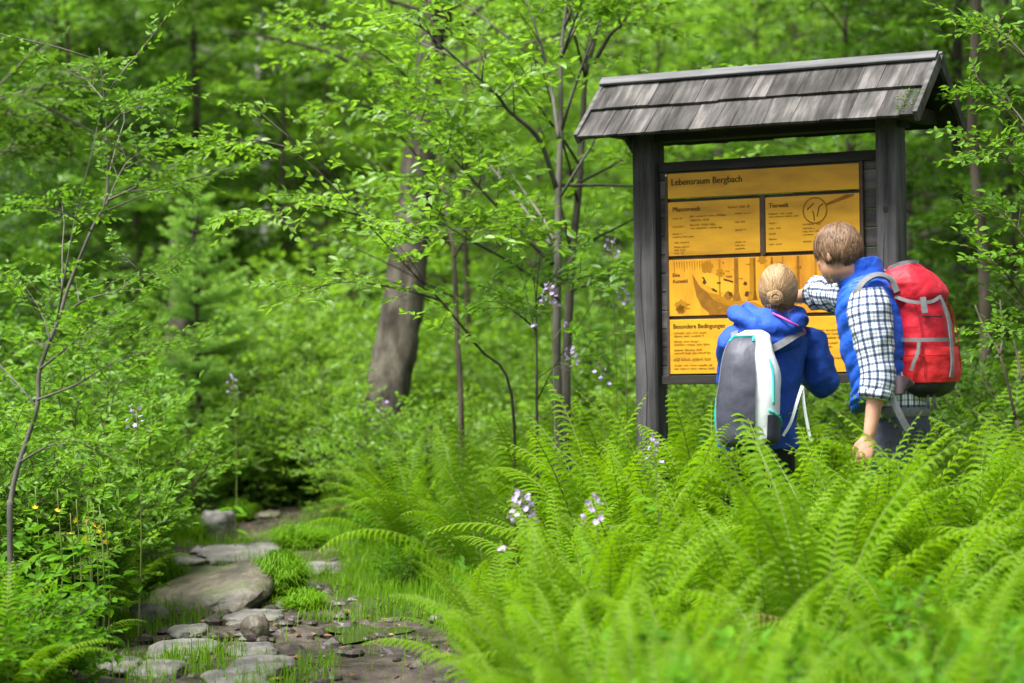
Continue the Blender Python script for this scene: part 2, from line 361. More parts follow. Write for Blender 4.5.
M['strap_grey'] = plain('grey_webbing', (.12, .125, .135), .65, .25, .2, 60)
M['pack_charcoal'] = plain('charcoal_pack_nylon', (.036, .038, .056), .55, .4, .35, 6, .3, 16, bdist=.012)
M['pack_white'] = plain('white_pack_nylon', (.72, .76, .76), .5, .35, .06, 10, .25, 40, bdist=.005)
M['pack_black'] = plain('black_pack_nylon', (.014, .014, .018), .6, .3)
M['teal'] = plain('teal_piping', (.02, .42, .38), .5, .3)
M['pink'] = plain('pink_cord', (.75, .10, .42), .5, .3)
M['hair_brown'] = leafmat('brown_hair', [(.036, .019, .010), (.085, .047, .026), (.19, .115, .066)], .08, .5, 1.0, .25)
M['hair_blond'] = leafmat('blond_hair', [(.13, .075, .034), (.27, .170, .085), (.44, .31, .17)], .08, .5, 1.0, .25)
M['eye'] = plain('eye', (.6, .6, .58), .2, .5)
M['plaid'] = plaidmat('plaid_shirt_cloth')
M['boot'] = plain('boot_leather', (.05, .035, .025), .6, .3)
M['lilac'] = leafmat('lilac_petal', [(.32, .23, .50), (.42, .32, .60), (.54, .44, .68)], .25, .7, 1.0, .1)
M['yellow_petal'] = leafmat('yellow_petal', [(.70, .48, .01), (.80, .58, .02)], .3, .6, 1.0)

# ------------------------------------------------------------------ terrain
PATH = np.array([(-0.75, 4.0), (-0.95, 7.0), (-1.05, 9.0), (-1.2, 10.5), (-1.42, 12.5), (-1.6, 14.5), (-2.0, 17.0), (-2.75, 19.5), (-3.6, 22.0), (-5.2, 25.0)])
PW = np.array([.80, .80, .85, .80, .60, .46, .28, .24, .3, .3])
PP = spline(np.column_stack([PATH, PW]), 240)
SPUR = spline(np.array([(-1.1, 9.6, .42), (-.62, 10.6, .50), (-1.12, 12.2, .30), (-1.35, 14.0, .25), (-1.55, 16.2, .22), (-1.65, 17.2, .2)]), 80)
def pdist(x, y):
    """signed margin inside the trodden path (positive inside)"""
    x = np.asarray(x, float); y = np.asarray(y, float); best = np.full(x.shape, -9.0)
    for q in (PP, SPUR):
        for i in range(0, len(q), 3):
            best = np.maximum(best, q[i, 2] - np.hypot(x - q[i, 0], (y - q[i, 1]) * .8))
    return best
def n2(x, y, s, k=0.0): return fbm(np.stack([x * s, y * s, np.zeros_like(x) + 3.1 + k], -1), 3)
def height(x, y):
    x = np.asarray(x, float); y = np.asarray(y, float)
    z = .045 * np.maximum(y - 12, 0) + .24 * np.maximum(y - 34, 0)
    z = z + .10 * n2(x, y, .35) + .05 * n2(x, y, 1.4, 5)
    bank = smooth01((-pdist(x, y)) / 1.2)
    z = z + .10 * bank * smooth01((-1.0 - x) / 1.5)
    z = z - .05 * smooth01(pdist(x, y) / .3 + .5) + .02 * n2(x, y, 6, 9)
    return z
def H(x, y): return float(height(np.array([x], float), np.array([y], float))[0])
def ground_at(px, py, y0=6.0, y1=60.0):
    """world point where the sight line through a photograph pixel meets the ground"""
    ys = np.linspace(y0, y1, 900); d = ray(px, py); P = CAM + d[None] * (ys / d[1])[:, None]
    g = height(P[:, 0], P[:, 1]); k = np.argmax(P[:, 2] <= g)
    return np.array([P[k, 0], P[k, 1], g[k]])

gx = np.unique(np.round(np.concatenate([np.linspace(-45, -6, 30), np.arange(-6, 6, .09), np.linspace(6, 45, 30)]), 3))
gy = np.unique(np.round(np.concatenate([np.linspace(-12, 3, 12), np.arange(3, 22, .09), np.arange(22, 34, .4), np.linspace(34, 95, 40)]), 3))
GX, GY = np.meshgrid(gx, gy); GZ = height(GX, GY)
pm = smooth01((pdist(GX, GY) + .35 * n2(GX, GY, 1.1, 20) + .10) / .22)
pm = np.where(GY > 24, 0, pm)
GZ = GZ + pm * .05 * fbm(np.stack([GX * 5, GY * 5, GX * 0 + 8], -1), 4)
nx, ny = len(gx), len(gy)
i = np.arange(ny - 1)[:, None] * nx + np.arange(nx - 1)[None]
ga = Acc(); ga.add(np.stack([GX, GY, GZ], -1), np.stack([i, i + 1, i + nx + 1, i + nx], -1).reshape(-1, 4), 0, pm.ravel())
m, n, l, b, out = nodes('forest_soil_and_mud')
a = n.new('ShaderNodeAttribute'); a.attribute_name = 'var'
tc = n.new('ShaderNodeTexCoord')
nz = n.new('ShaderNodeTexNoise'); nz.inputs['Scale'].default_value = 7; nz.inputs['Detail'].default_value = 9; l.new(tc.outputs['Object'], nz.inputs['Vector'])
r1 = ramp(n, [(.3, (.016, .026, .006)), (.7, (.042, .075, .010))]); l.new(nz.outputs['Fac'], r1.inputs['Fac'])
r2 = ramp(n, [(.32, (.016, .012, .009)), (.5, (.042, .032, .026)), (.72, (.095, .076, .062))]); l.new(nz.outputs['Fac'], r2.inputs['Fac'])
mx = n.new('ShaderNodeMix'); mx.data_type = 'RGBA'; l.new(a.outputs['Fac'], mx.inputs['Factor']); l.new(r1.outputs[0], mx.inputs[6]); l.new(r2.outputs[0], mx.inputs[7])
l.new(mx.outputs[2], b.inputs['Base Color']); b.inputs['Specular IOR Level'].default_value = .2
rr = n.new('ShaderNodeMapRange'); rr.inputs[1].default_value = .35; rr.inputs[2].default_value = .6; rr.inputs[3].default_value = .35; rr.inputs[4].default_value = .9
l.new(nz.outputs['Fac'], rr.inputs[0]); l.new(rr.outputs[0], b.inputs['Roughness'])
nb = n.new('ShaderNodeTexNoise'); nb.inputs['Scale'].default_value = 28; nb.inputs['Detail'].default_value = 8; l.new(tc.outputs['Object'], nb.inputs['Vector'])
bp = n.new('ShaderNodeBump'); bp.inputs['Strength'].default_value = .9; bp.inputs['Distance'].default_value = .025
l.new(nb.outputs['Fac'], bp.inputs['Height']); l.new(bp.outputs[0], b.inputs['Normal'])
tag(ga.build('ground', m), 'dark forest ground with a muddy trodden path', 'ground', kind='structure')

# ------------------------------------------------------------------ information board
YAW = math.radians(30)
BO = np.array([1.22, 11.5, 0.0])
BU = np.array([math.cos(YAW), -math.sin(YAW), 0]); BN = np.array([-math.sin(YAW), -math.cos(YAW), 0]); BZ = np.array([0, 0, 1.0])
board = thing('information_board', 'roofed grey timber board with yellow panels that the two hikers read', 'information board', (BO[0], BO[1], 0), -YAW)
# local frame of the board: x = along, y = away from the viewer (so -y is outward), z = up
ex, ey, ez = np.eye(3)
hl, hr = H(*(BO + BU * -.62)[:2]), H(*(BO + BU * .63)[:2])
for uc, w in ((-.622, .059), (.631, .052)):
    pa = Acc(); box(pa, (uc, -.005, 1.1), (0, 0, 1.2), (w, 0, 0), (0, .062, 0), 0, .3 + .4 * (uc > 0), .008)
    po = pa.build('post', M['wood_old'], board, False)
    ca = Acc()                                        # drying crack along the front and the groove at the side
    cp = [(uc + .010 * math.sin(7 * z) + .01 * math.sin(2.3 * z + 1), -.0685, z) for z in np.linspace(.25, 1.75, 26)]
    for q in range(25):
        p, p2 = np.array(cp[q]), np.array(cp[q + 1]); box(ca, (p + p2) / 2, (p2 - p) / 2, (.0016 * (1 - abs(q - 12) / 14), 0, 0), (0, .0012, 0))
    if uc > 0:
        ellipsoid(ca, (uc - .005, -.0665, 1.86), (.014, 0, 0), (0, .003, 0), (0, 0, .020), 0, 12, 6)
    ca.build('crack', M['wood_dark'], po, False)
# plank backing between the posts
pa = Acc(); z = 1.062; k = 0
while z < 2.135:
    hh = min(.088, 2.138 - z)
    box(pa, (.009, .0, z + hh / 2), (.565, 0, 0), (0, .013, 0), (0, 0, hh / 2 - .0008), 0, rng.random(), .003); z += .09
pa.build('plank_backing', M['wood_plank'], board, False)
for z_, h_ in ((2.1165, .0235), (1.083, .0215)):
    fa = Acc(); box(fa, (.009, -.022, z_), (.562, 0, 0), (0, .010, 0), (0, 0, h_), 0, .2 + .4 * (z_ < 2), .003); fa.build('cross_rail', M['wood_dark'], board, False)
fa = Acc()
for x0, x1, z0, z1 in ((-.520, -.5065, 1.106, 2.092), (.486, .503, 1.106, 2.092)):
    box(fa, ((x0 + x1) / 2, -.024, (z0 + z1) / 2), (0, 0, (z1 - z0) / 2), ((x1 - x0) / 2, 0, 0), (0, .010, 0), 0, .3, .002)
box(fa, (-.0065, -.026, 1.813), (0, 0, .141), (.0125, 0, 0), (0, .010, 0), 0, .5, .002)
fa.build('panel_frame', M['frame_brown'], board, False)
sa = Acc(); ellipsoid(sa, (-.512, -.036, 2.076), (.006, 0, 0), (0, .003, 0), (0, 0, .006), 0, 10, 6); sa.build('screw', M['metal'], board)

def text_mesh(s, size):
    cu = bpy.data.curves.new('lettering', 'FONT'); cu.body = s; cu.size = size; cu.resolution_u = 3
    o = bpy.data.objects.new('lettering', cu); COL.objects.link(o)
    dg = bpy.context.evaluated_depsgraph_get(); dg.update()
    me = bpy.data.meshes.new_from_object(o.evaluated_get(dg))
    v = np.array([tuple(q.co) for q in me.vertices]); fs = [list(p.vertices) for p in me.polygons]
    bpy.data.objects.remove(o); bpy.data.meshes.remove(me); bpy.data.curves.remove(cu)
    return v, fs
FY = -.0325            # front face of the yellow boards
def put_text(acc, s, size, u, z, mat=0, bold=.0):
    for dx in ((0,) if not bold else (0, bold)):
        v, fs = text_mesh(s, size)
        q = np.column_stack([v[:, 0] * .92 + u + dx, np.full(len(v), FY - .0012 - (dx > 0) * .0003), v[:, 1] + z])
        by = {}
        for f in fs: by.setdefault(len(f), []).append(f)
        acc.add(q, [np.array(x) for x in by.values()], mat)
trg = random.Random(3)
def scribble(acc, u, z, width, hgt=.008, mat=2):
    """one line of print too small to read: word-long runs of short strokes"""
    x = u
    while x < u + width:
        wl_ = trg.uniform(.02, .06)
        e = min(x + wl_, u + width)
        while x < e:
            up = hgt * trg.choice([.6, .6, .7, 1.0]); dn = hgt * trg.choice([0, 0, 0, .3])
            box(acc, (x, FY - .0008, z + (up - dn) / 2), (.0008, 0, 0), (0, .0005, 0), (0, 0, (up + dn) / 2), mat)
            if trg.random() < .6: box(acc, (x + .002, FY - .0008, z + hgt * trg.choice([.05, .3, .58])), (.0016, 0, 0), (0, .0004, 0), (0, 0, .0009), mat)
            x += trg.uniform(.0035, .005)
        x += .007
def sheet(acc, pts, mat=0, lift=.0010):
    """flat engraved area: outline in the board's own x,z, one millimetre thick"""
    P = np.array(pts, float); k = len(P)
    f_ = np.column_stack([P[:, 0], np.full(k, FY - lift), P[:, 1]]); b_ = np.column_stack([P[:, 0], np.full(k, FY + .002), P[:, 1]])
    area = np.sum(P[:, 0] * np.roll(P[:, 1], -1) - np.roll(P[:, 0], -1) * P[:, 1])
    ix = list(range(k)) if area > 0 else list(range(k))[::-1]
    sd_ = np.array([[i, (i + 1) % k, (i + 1) % k + k, i + k] for i in range(k)])
    acc.add(np.vstack([f_, b_]), [np.array([ix]), sd_], mat)
def sign(u0, u1, z0, z1, mat, var):
    a_ = Acc(); box(a_, ((u0 + u1) / 2, FY + .009, (z0 + z1) / 2), ((u1 - u0) / 2, 0, 0), (0, .009, 0), (0, 0, (z1 - z0) / 2), 0, var, .0015)
    return a_.build('sign_panel', M[mat], board, False)
s1 = sign(-.505, .484, 1.962, 2.083, 'yellow', .25)
s2 = sign(-.505, -.0215, 1.683, 1.944, 'yellow', .55); s3 = sign(.0085, .484, 1.683, 1.944, 'yellow', .6)
s4 = sign(-.505, .484, 1.392, 1.665, 'orange', .5); s5 = sign(-.505, .484, 1.112, 1.375, 'yellow', .8)
IK = [M['ink'], M['ink_soft'], M['ink_mid'], M['cream']]
a_ = Acc(); put_text(a_, 'Lebensraum Bergbach', .046, -.488, 2.026, 0, .0022); a_.build('lettering', IK, s1, False)
a_ = Acc(); put_text(a_, 'Pflanzenwelt', .032, -.482, 1.898, 0, .0014)
for z_, w_ in ((1.862, .05), (1.822, .06), (1.787, .05), (1.772, .11), (1.745, .08), (1.723, .08), (1.708, .06), (1.694, .05)): scribble(a_, -.482 + (.008 if z_ < 1.75 else 0), z_, w_)
for z_, w_ in ((1.868, .20), (1.850, .10), (1.826, .14), (1.810, .17)): scribble(a_, -.388, z_, w_, .0095)
for z_, w_ in ((1.872, .085), (1.832, .05), (1.793, .055), (1.736, .05), (1.720, .045), (1.704, .05)): scribble(a_, -.150, z_, w_)
scribble(a_, -.185, 1.903, .11, .012, 2)
a_.build('lettering', IK, s2, False)
a_ = Acc(); put_text(a_, 'Tierwelt', .032, .026, 1.894, 0, .0014)
for z_, w_ in ((1.862, .12), (1.848, .15), (1.818, .045), (1.793, .06), (1.768, .04), (1.742, .04), (1.718, .065)): scribble(a_, .026, z_, w_)
for z_, w_ in ((1.806, .09), (1.787, .06), (1.772, .08), (1.757, .05), (1.725, .06)): scribble(a_, .200, z_, w_)
cu_, cz_ = .262, 1.872
th = np.linspace(0, 2 * math.pi, 41)[:-1]
for q in range(40):
    t0, t1 = th[q], th[(q + 1) % 40]
    sheet(a_, [(cu_ + r_ * math.cos(t_), cz_ + r_ * math.sin(t_)) for r_, t_ in ((.056, t0), (.063, t0), (.063, t1), (.056, t1))], 2)
sheet(a_, [(cu_ + .054, cz_ + .030), (cu_ + .058, cz_ + .019), (.455, 1.930), (.462, 1.940), (.420, 1.940)], 2)
for pl in ([(-.040, .005), (-.005, .034)], [(-.012, -.003), (-.006, -.020), (-.004, -.048)], [(.042, .030), (.022, .018), (.010, -.030)]):
    for p, p2 in zip(pl[:-1], pl[1:]):
        p, p2 = np.array(p), np.array(p2); d_ = nrm(p2 - p); s_ = np.array([-d_[1], d_[0]]) * .0028
        sheet(a_, [tuple(np.array((cu_, cz_)) + x) for x in (p - s_, p2 - s_ * .7, p2 + s_ * .7, p + s_)], 0)
a_.build('lettering', IK, s3, False)
# engraved stream landscape
a_ = Acc()
def E_(x, y): return (-.505 + (x - 42) / 1000.0 * .525 * 1.0, 1.665 - (y - 60) / 545.0 * .273)   # sketch units of the left half
put_text(a_, 'Eine', .026, -.487, 1.583, 0, .001); put_text(a_, 'Auswahl', .026, -.487, 1.553, 0, .001)
sheet(a_, [E_(*p) for p in ((280, 205), (315, 260), (360, 330), (430, 380), (480, 440), (540, 480), (640, 520), (760, 560), (830, 600), (445, 601), (440, 575), (370, 520), (320, 420), (295, 300))], 2)
sheet(a_, [E_(*p) for p in ((440, 385), (520, 400), (600, 440), (690, 470), (900, 490), (1000, 540), (1000, 560), (780, 552), (640, 515), (540, 476), (480, 432))], 1, .0012)
sheet(a_, [E_(*p) for p in ((370, 215), (430, 190), (500, 215), (560, 235), (640, 285), (700, 320), (690, 390), (640, 400), (560, 390), (470, 345), (400, 310), (380, 260))], 3)
for pl in (((372, 232), (400, 240), (425, 290), (405, 308), (380, 290), (395, 262)), ((590, 255), (620, 262), (690, 285), (690, 296), (600, 275)),
           ((470, 345), (500, 350), (530, 372), (520, 384), (480, 365)), ((525, 286), (570, 292), (560, 308), (532, 304)), ((640, 380), (670, 390), (690, 430), (650, 420))):
    sheet(a_, [E_(*p) for p in pl], 0, .0016)
for x_, w_, zt, m_ in ((722, 18, 40, 2), (880, 24, 40, 1), (905, 8, 40, 2), (555, 7, 60, 1), (1075, 9, 60, 2), (1180, 7, 60, 1), (1330, 11, 60, 2), (1500, 8, 60, 1)):
    sheet(a_, [E_(x_ - w_, 66), E_(x_ + w_, 66), E_(x_ + w_ * 1.2, 380), E_(x_ + w_ * 2.6, 470), E_(x_ - w_ * 2.2, 470), E_(x_ - w_ * 1.1, 380)], m_, .0014)
for x_, y_, r_, m_ in ((160, 510, 60, 1), (155, 540, 42, 2), (430, 140, 55, 1), (560, 200, 40, 1), (980, 90, 40, 1), (640, 420, 40, 2), (830, 410, 26, 0), (810, 310, 18, 0), (1250, 420, 60, 1), (1450, 430, 70, 1),
                      (1330, 470, 50, 2), (1600, 450, 60, 2), (1690, 440, 70, 1), (1150, 455, 40, 2)):
    sheet(a_, [E_(x_ + r_ * (1 + .25 * math.sin(5 * t_ + x_)) * math.cos(t_), y_ + r_ * (1 + .2 * math.sin(7 * t_)) * math.sin(t_)) for t_ in np.linspace(0, 6.2, 22)[:-1]], m_, .0012 + .0001 * (x_ % 5))
for q in range(34):
    x_, y_, w_ = trg.uniform(60, 1850), trg.uniform(80, 560), trg.uniform(15, 70)
    if x_ < 260 and y_ < 350: y_ = trg.uniform(400, 560)
    sheet(a_, [E_(x_, y_), E_(x_ + w_, y_ + trg.uniform(-14, 14)), E_(x_ + w_ * .9, y_ + 9)], trg.choice([1, 1, 2]), .0018 + q * .00002)
for x_ in range(95, 480, 26):
    sheet(a_, [E_(x_ - 3, 80), E_(x_ + 4, 80), E_(x_ + 3, trg.uniform(120, 200))], 1, .0022)
a_.build('illustration', IK, s4, False)
a_ = Acc(); put_text(a_, 'Besondere Bedingungen', .031, -.488, 1.332, 0, .0013)
for z_, w_ in ((1.306, .17), (1.291, .16), (1.265, .14), (1.250, .19), (1.224, .15), (1.209, .19), (1.150, .20), (1.134, .21)): scribble(a_, -.482, z_, w_, .0095)
scribble(a_, -.486, 1.176, .20, .016)
for z_, w_ in ((1.306, .22), (1.288, .25), (1.270, .22), (1.245, .25), (1.228, .15), (1.175, .2)): scribble(a_, .19, z_, w_, .009)
a_.build('lettering', IK, s5, False)
# roof
RH, EZ, RN = 2.542, 2.266, .295        # ridge height, eave height, half depth
ra = Acc()
box(ra, (0, 0, 2.290), (.705, 0, 0), (0, .055, 0), (0, 0, .050), 0, .4, .004)      # beam on the posts
ra.build('beam', M['wood_dark'], board, False)
for su in (-.72, .745):
    ra = Acc(); box(ra, (su, 0, 2.296), (0, .225, 0), (.032, 0, 0), (0, 0, .032), 0, .5, .004); ra.build('tie_beam', M['wood_dark'], board, False)
ra = Acc()
ra.add([(-.682 - .002, -.03, 2.17), (-.682 - .002, .03, 2.17), (-.74, .03, 2.262), (-.74, -.03, 2.262), (-.65, -.03, 2.262), (-.65, .03, 2.262), (-.65, .03, 2.15), (-.65, -.03, 2.15)],
       [[0, 3, 2, 1], [3, 4, 5, 2], [0, 1, 6, 7], [0, 7, 4, 3], [1, 2, 5, 6]])
ra.build('bracket', M['wood_dark'], board, False)
for sy in (-1, 1):
    dn = nrm(np.array([0, sy * RN, EZ - RH])); nn = nrm(np.array([0, sy * (RH - EZ), RN])); sl_ = math.hypot(RN, RH - EZ)
    top = np.array([0, 0, RH])
    ra = Acc(); box(ra, top + dn * sl_ * .5 - nn * .012 + np.array([.011, 0, 0]), (.845, 0, 0), dn * (sl_ * .5 - .004), nn * .010, 0, .3)
    ro = ra.build('roof', M['wood_dark'], board, False)
    ra = Acc()
    for ci, (d0, d1, lift) in enumerate(((.030, .232, .020), (.205, .432, .010))):
        x = -.846
        while x < .86:
            w = trg.uniform(.075, .165); w = min(w, .866 - x)
            if w < .03: x += w; continue
            c0 = top + dn * (d0 + d1 + trg.uniform(-.005, .006)) / 2 + nn * (lift + trg.uniform(0, .003)); c0[0] = x + w / 2
            tl = nrm(dn + nn * (-.035 + trg.uniform(-.01, .012)) * -1)
            box(ra, c0, (w / 2 - .0012, 0, trg.uniform(-.0015, .0015)), tl * ((d1 - d0) / 2), nn * .0065, 0, trg.random())
            x += w
    ra.build('shingles', M['shingle'], ro, False)
    for su in (-.850, .872):
        ra = Acc(); box(ra, top + dn * (sl_ * .5 + .012) + nn * .002 + np.array([su, 0, 0]), dn * (sl_ * .5 + .010), (.011, 0, 0), nn * .028, 0, rng.random(), .002)
        ra.build('bargeboard', M['wood_plank'], board, False)
ra = Acc()
for sy in (-1, 1):
    dn = nrm(np.array([0, sy * RN, EZ - RH])); nn = nrm(np.array([0, sy * (RH - EZ), RN]))
    box(ra, np.array([.011, 0, RH + .005]) + dn * .027 + nn * .037, (.867, 0, 0), dn * .027, nn * .007, 0, .4 + .3 * (sy > 0), .002)
ra.build('ridge_cap', M['ridge'], board, False)
ma = Acc(); mp = []
for q in range(60):
    t_ = trg.random(); c0 = np.array([0, 0, RH]) + nrm(np.array([0, -RN, EZ - RH])) * (.25 + .17 * t_); c0[0] = .80 + trg.gauss(0, .03)
    mp.append(c0 + nrm(np.array([0, -(RH - EZ), RN])) * .022)
mp = np.array(mp); leaves(ma, mp, rng.normal(0, 1, (60, 3)) + [0, 0, .6], rng.normal(0, 1, (60, 3)), .012, .7); ma.build('moss', M['herb'], board)
# ------------------------------------------------------------------ people and their packs
def V3(*a): return np.array(a, float)
def limb(acc, pts, rad, n=18, rings=24, flat=1.0):
    """closed tapering tube through joints"""
    P = np.asarray(pts, float); T = nrm(np.gradient(P, axis=0)); ref = V3(.2, .35, .9) if abs(T.mean(0)[2]) < .8 else V3(.95, .3, .05)
    A = nrm(np.cross(T, ref)); B = np.cross(T, A)
    s = [(p, a, b, r, r * flat) for p, a, b, r in zip(P, A, B, rad)]
    e0, e1 = P[0] - T[0] * rad[0] * .5, P[-1] + T[-1] * rad[-1] * .5
    s = [(e0, A[0], B[0], rad[0] * .5, rad[0] * .5 * flat)] + s + [(e1, A[-1], B[-1], rad[-1] * .5, rad[-1] * .5 * flat)]
    loft(acc, s, n, rings)
def remeshed(acc, name, mat, vox, parent, smooth_it=6):
    o = link(name, acc.mesh(name, mat)); r = o.modifiers.new('r', 'REMESH'); r.mode = 'VOXEL'; r.voxel_size = vox
    s = o.modifiers.new('s', 'SMOOTH'); s.iterations = smooth_it; s.factor = .5
    dg = bpy.context.evaluated_depsgraph_get(); dg.update()
    me = bpy.data.meshes.new_from_object(o.evaluated_get(dg)); me.name = name
    old = o.data; o.modifiers.clear(); o.data = me; bpy.data.meshes.remove(old)
    if not me.materials: me.materials.append(mat)
    me.polygons.foreach_set('use_smooth', np.ones(len(me.polygons), bool))
    if parent is not None: o.parent = parent
    return o
def crumple(o, amp, freq, stretch=(1, 1, 1), seed=0):
    """press cloth creases into a finished mesh: ridged folds along the normals"""
    me = o.data; n_ = len(me.vertices); co = np.empty(n_ * 3, np.float32); me.vertices.foreach_get('co', co); co = co.reshape(-1, 3).astype(float)
    no = np.empty(n_ * 3, np.float32); me.vertices.foreach_get('normal', no); no = no.reshape(-1, 3)
    q = co * freq * np.array(stretch) + seed; q = q + .6 * np.stack([fbm(q * .7 + 9, 2), fbm(q * .7 + 31, 2), fbm(q * .7 + 57, 2)], -1)
    r1_ = 1 - np.abs(vnoise(q) * 2) * 2; r2_ = 1 - np.abs(vnoise(q * 2.1 + 11) * 2) * 2
    d_ = amp * (r1_ * .65 + r2_ * .35 * (vnoise(q * .5) + .6))
    me.vertices.foreach_set('co', (co + no * d_[:, None]).astype(np.float32).ravel()); me.update(); return o
def hand(acc, wrist, d, palm_n, s=1.0, curl=.5, side=1):
    """palm, four unequal bent fingers and a thumb leaving the side of the palm; palm_n faces out of the palm"""
    d = nrm(V3(*d)); pn = nrm(V3(*palm_n) - d * (d @ V3(*palm_n))); lat = np.cross(d, pn) * side
    L = .185 * s; c = V3(*wrist)
    loft(acc, [(c - d * .02, lat, pn, .024 * s, .019 * s), (c + d * .02 * s, lat, pn, .032 * s, .017 * s), (c + d * .06 * s, lat, pn, .040 * s, .016 * s), (c + d * .092 * s, lat, pn, .038 * s, .013 * s), (c + d * .100 * s, lat, pn, .030 * s, .009 * s)], 16, 16)
    for k, (o_, ln_) in enumerate(((.029, .072), (.010, .080), (-.010, .074), (-.028, .060))):
        b = c + d * .085 * s + lat * o_ * s; p = [b]; a = .15
        for q in (.42, .32, .26):
            a += curl * (.55 + .12 * k); dd = d * math.cos(a) + pn * math.sin(a) + lat * o_ * 2.2; p.append(p[-1] + dd * ln_ * q * s)
        limb(acc, spline(p, 9), np.linspace(.0092, .0070, 9) * s, 10, 18)
    p = [c + d * .018 * s + lat * .026 * s, c + d * .045 * s + lat * .048 * s + pn * .012 * s, c + d * .075 * s + lat * .052 * s + pn * .024 * s, c + d * .098 * s + lat * .046 * s + pn * .032 * s]
    limb(acc, spline(p, 9), np.linspace(.0125, .0082, 9) * s, 10, 18)
def head(acc, c, f, l, u, s=1.0, jaw=1.0):
    ellipsoid(acc, c + u * .012 * s - f * .012 * s, f * .098 * s, l * .076 * s, u * .108 * s, n=24, m=16)
    ellipsoid(acc, c - u * .045 * s + f * .022 * s, f * .072 * s, l * .060 * s * jaw, u * .072 * s, n=20, m=14)
    ellipsoid(acc, c - u * .088 * s + f * .052 * s, f * .034 * s, l * .032 * s * jaw, u * .026 * s, n=14, m=10)   # chin
    ellipsoid(acc, c + u * .018 * s + f * .072 * s, f * .020 * s, l * .055 * s, u * .014 * s, n=14, m=8)            # brow
    loft(acc, [(c + u * .012 * s + f * .080 * s, l, u, .007 * s, .007 * s), (c - u * .012 * s + f * .098 * s, l, u, .010 * s, .009 * s), (c - u * .026 * s + f * .104 * s, l, u, .015 * s, .010 * s), (c - u * .036 * s + f * .088 * s, l, u, .012 * s, .008 * s)], 12, 12)
    ellipsoid(acc, c - u * .058 * s + f * .084 * s, f * .012 * s, l * .024 * s, u * .006 * s, n=12, m=8)
    ellipsoid(acc, c - u * .067 * s + f * .081 * s, f * .012 * s, l * .021 * s, u * .007 * s, n=12, m=8)
    for sg in (-1, 1):
        e = c + l * sg * .078 * s - f * .004 * s - u * .008 * s
        ellipsoid(acc, e, nrm(f - l * sg * .35) * .017 * s, (l * sg + f * .2) * .010 * s, u * .030 * s, n=14, m=10)
        ellipsoid(acc, e - u * .022 * s + f * .004 * s, f * .009 * s, l * .007 * s, u * .010 * s, n=10, m=8)
        ellipsoid(acc, c + l * sg * .034 * s + f * .060 * s - u * .018 * s, f * .024 * s, l * .022 * s, u * .022 * s, n=12, m=8)
def eyes(parent, c, f, l, u, s=1.0):
    for sg in (-1, 1):
        a_ = Acc(); ellipsoid(a_, c + l * sg * .032 * s + f * .069 * s + u * .002 * s, f * .012 * s, l * .012 * s, u * .011 * s, n=14, m=10); a_.build('eye', M['eye'], parent)
def strands(acc, roots, tips, sag, w, seg=6, out=None, mat=0):
    """flat tapered locks of hair from root to tip, pushed outward along out"""
    n_ = len(roots); t = np.linspace(0, 1, seg); C = roots[:, None] * (1 - t)[None, :, None] + tips[:, None] * t[None, :, None] + out[:, None] * (sag * np.sin(t * math.pi))[None, :, None]
    T = nrm(np.gradient(C, axis=1)); S = nrm(np.cross(T, out[:, None] + 0 * T)); wv = (w * (1 - .75 * t ** 2))[None, :, None]
    lift = out[:, None] * (.0022 * np.sin(t * math.pi))[None, :, None]
    V = np.stack([C - S * wv, C + lift, C + S * wv], 2)
    i_ = (np.arange(n_) * seg * 3)[:, None, None]; j = (np.arange(seg - 1) * 3)[None, :, None]; k_ = np.arange(2)[None, None]
    f = np.stack([i_ + j + k_, i_ + j + k_ + 1, i_ + j + 3 + k_ + 1, i_ + j + 3 + k_], -1).reshape(-1, 4)
    acc.add(V.reshape(-1, 3), f, mat, np.repeat(rng.random(n_), seg * 3))

def combed(acc, c, R3, lo, path, w, seg=9, lift=.03, mat=0):
    """locks that run over the head: lo = unit roots in head axes, path(t) = unit positions along the lock"""
    t = np.linspace(0, 1, seg); n_ = len(lo); h_ = 1 + lift * np.sin(t * 2.6)[None] * (.4 + 1.2 * rng.random((n_, 1)))
    U = np.stack([path(q) for q in t], 1); C = c + (U * h_[..., None]) @ R3; O = nrm(U @ np.linalg.inv(R3).T)
    T = nrm(np.gradient(C, axis=1)); S = nrm(np.cross(T, O)); wv = (w * (1 - .8 * t ** 3))[None, :, None] * (.6 + .8 * rng.random((n_, 1, 1)))
    V = np.stack([C - S * wv, C + O * .0012, C + S * wv], 2); i_ = (np.arange(n_) * seg * 3)[:, None, None]; j = (np.arange(seg - 1) * 3)[None, :, None]; k_ = np.arange(2)[None, None]
    f = np.stack([i_ + j + k_, i_ + j + k_ + 1, i_ + j + 3 + k_ + 1, i_ + j + 3 + k_], -1).reshape(-1, 4)
    acc.add(V.reshape(-1, 3), f, mat, np.repeat(np.clip(.5 + 1.6 * fbm(lo * 7 + 3, 2) + .25 * rng.normal(size=n_), 0, 1), seg * 3))
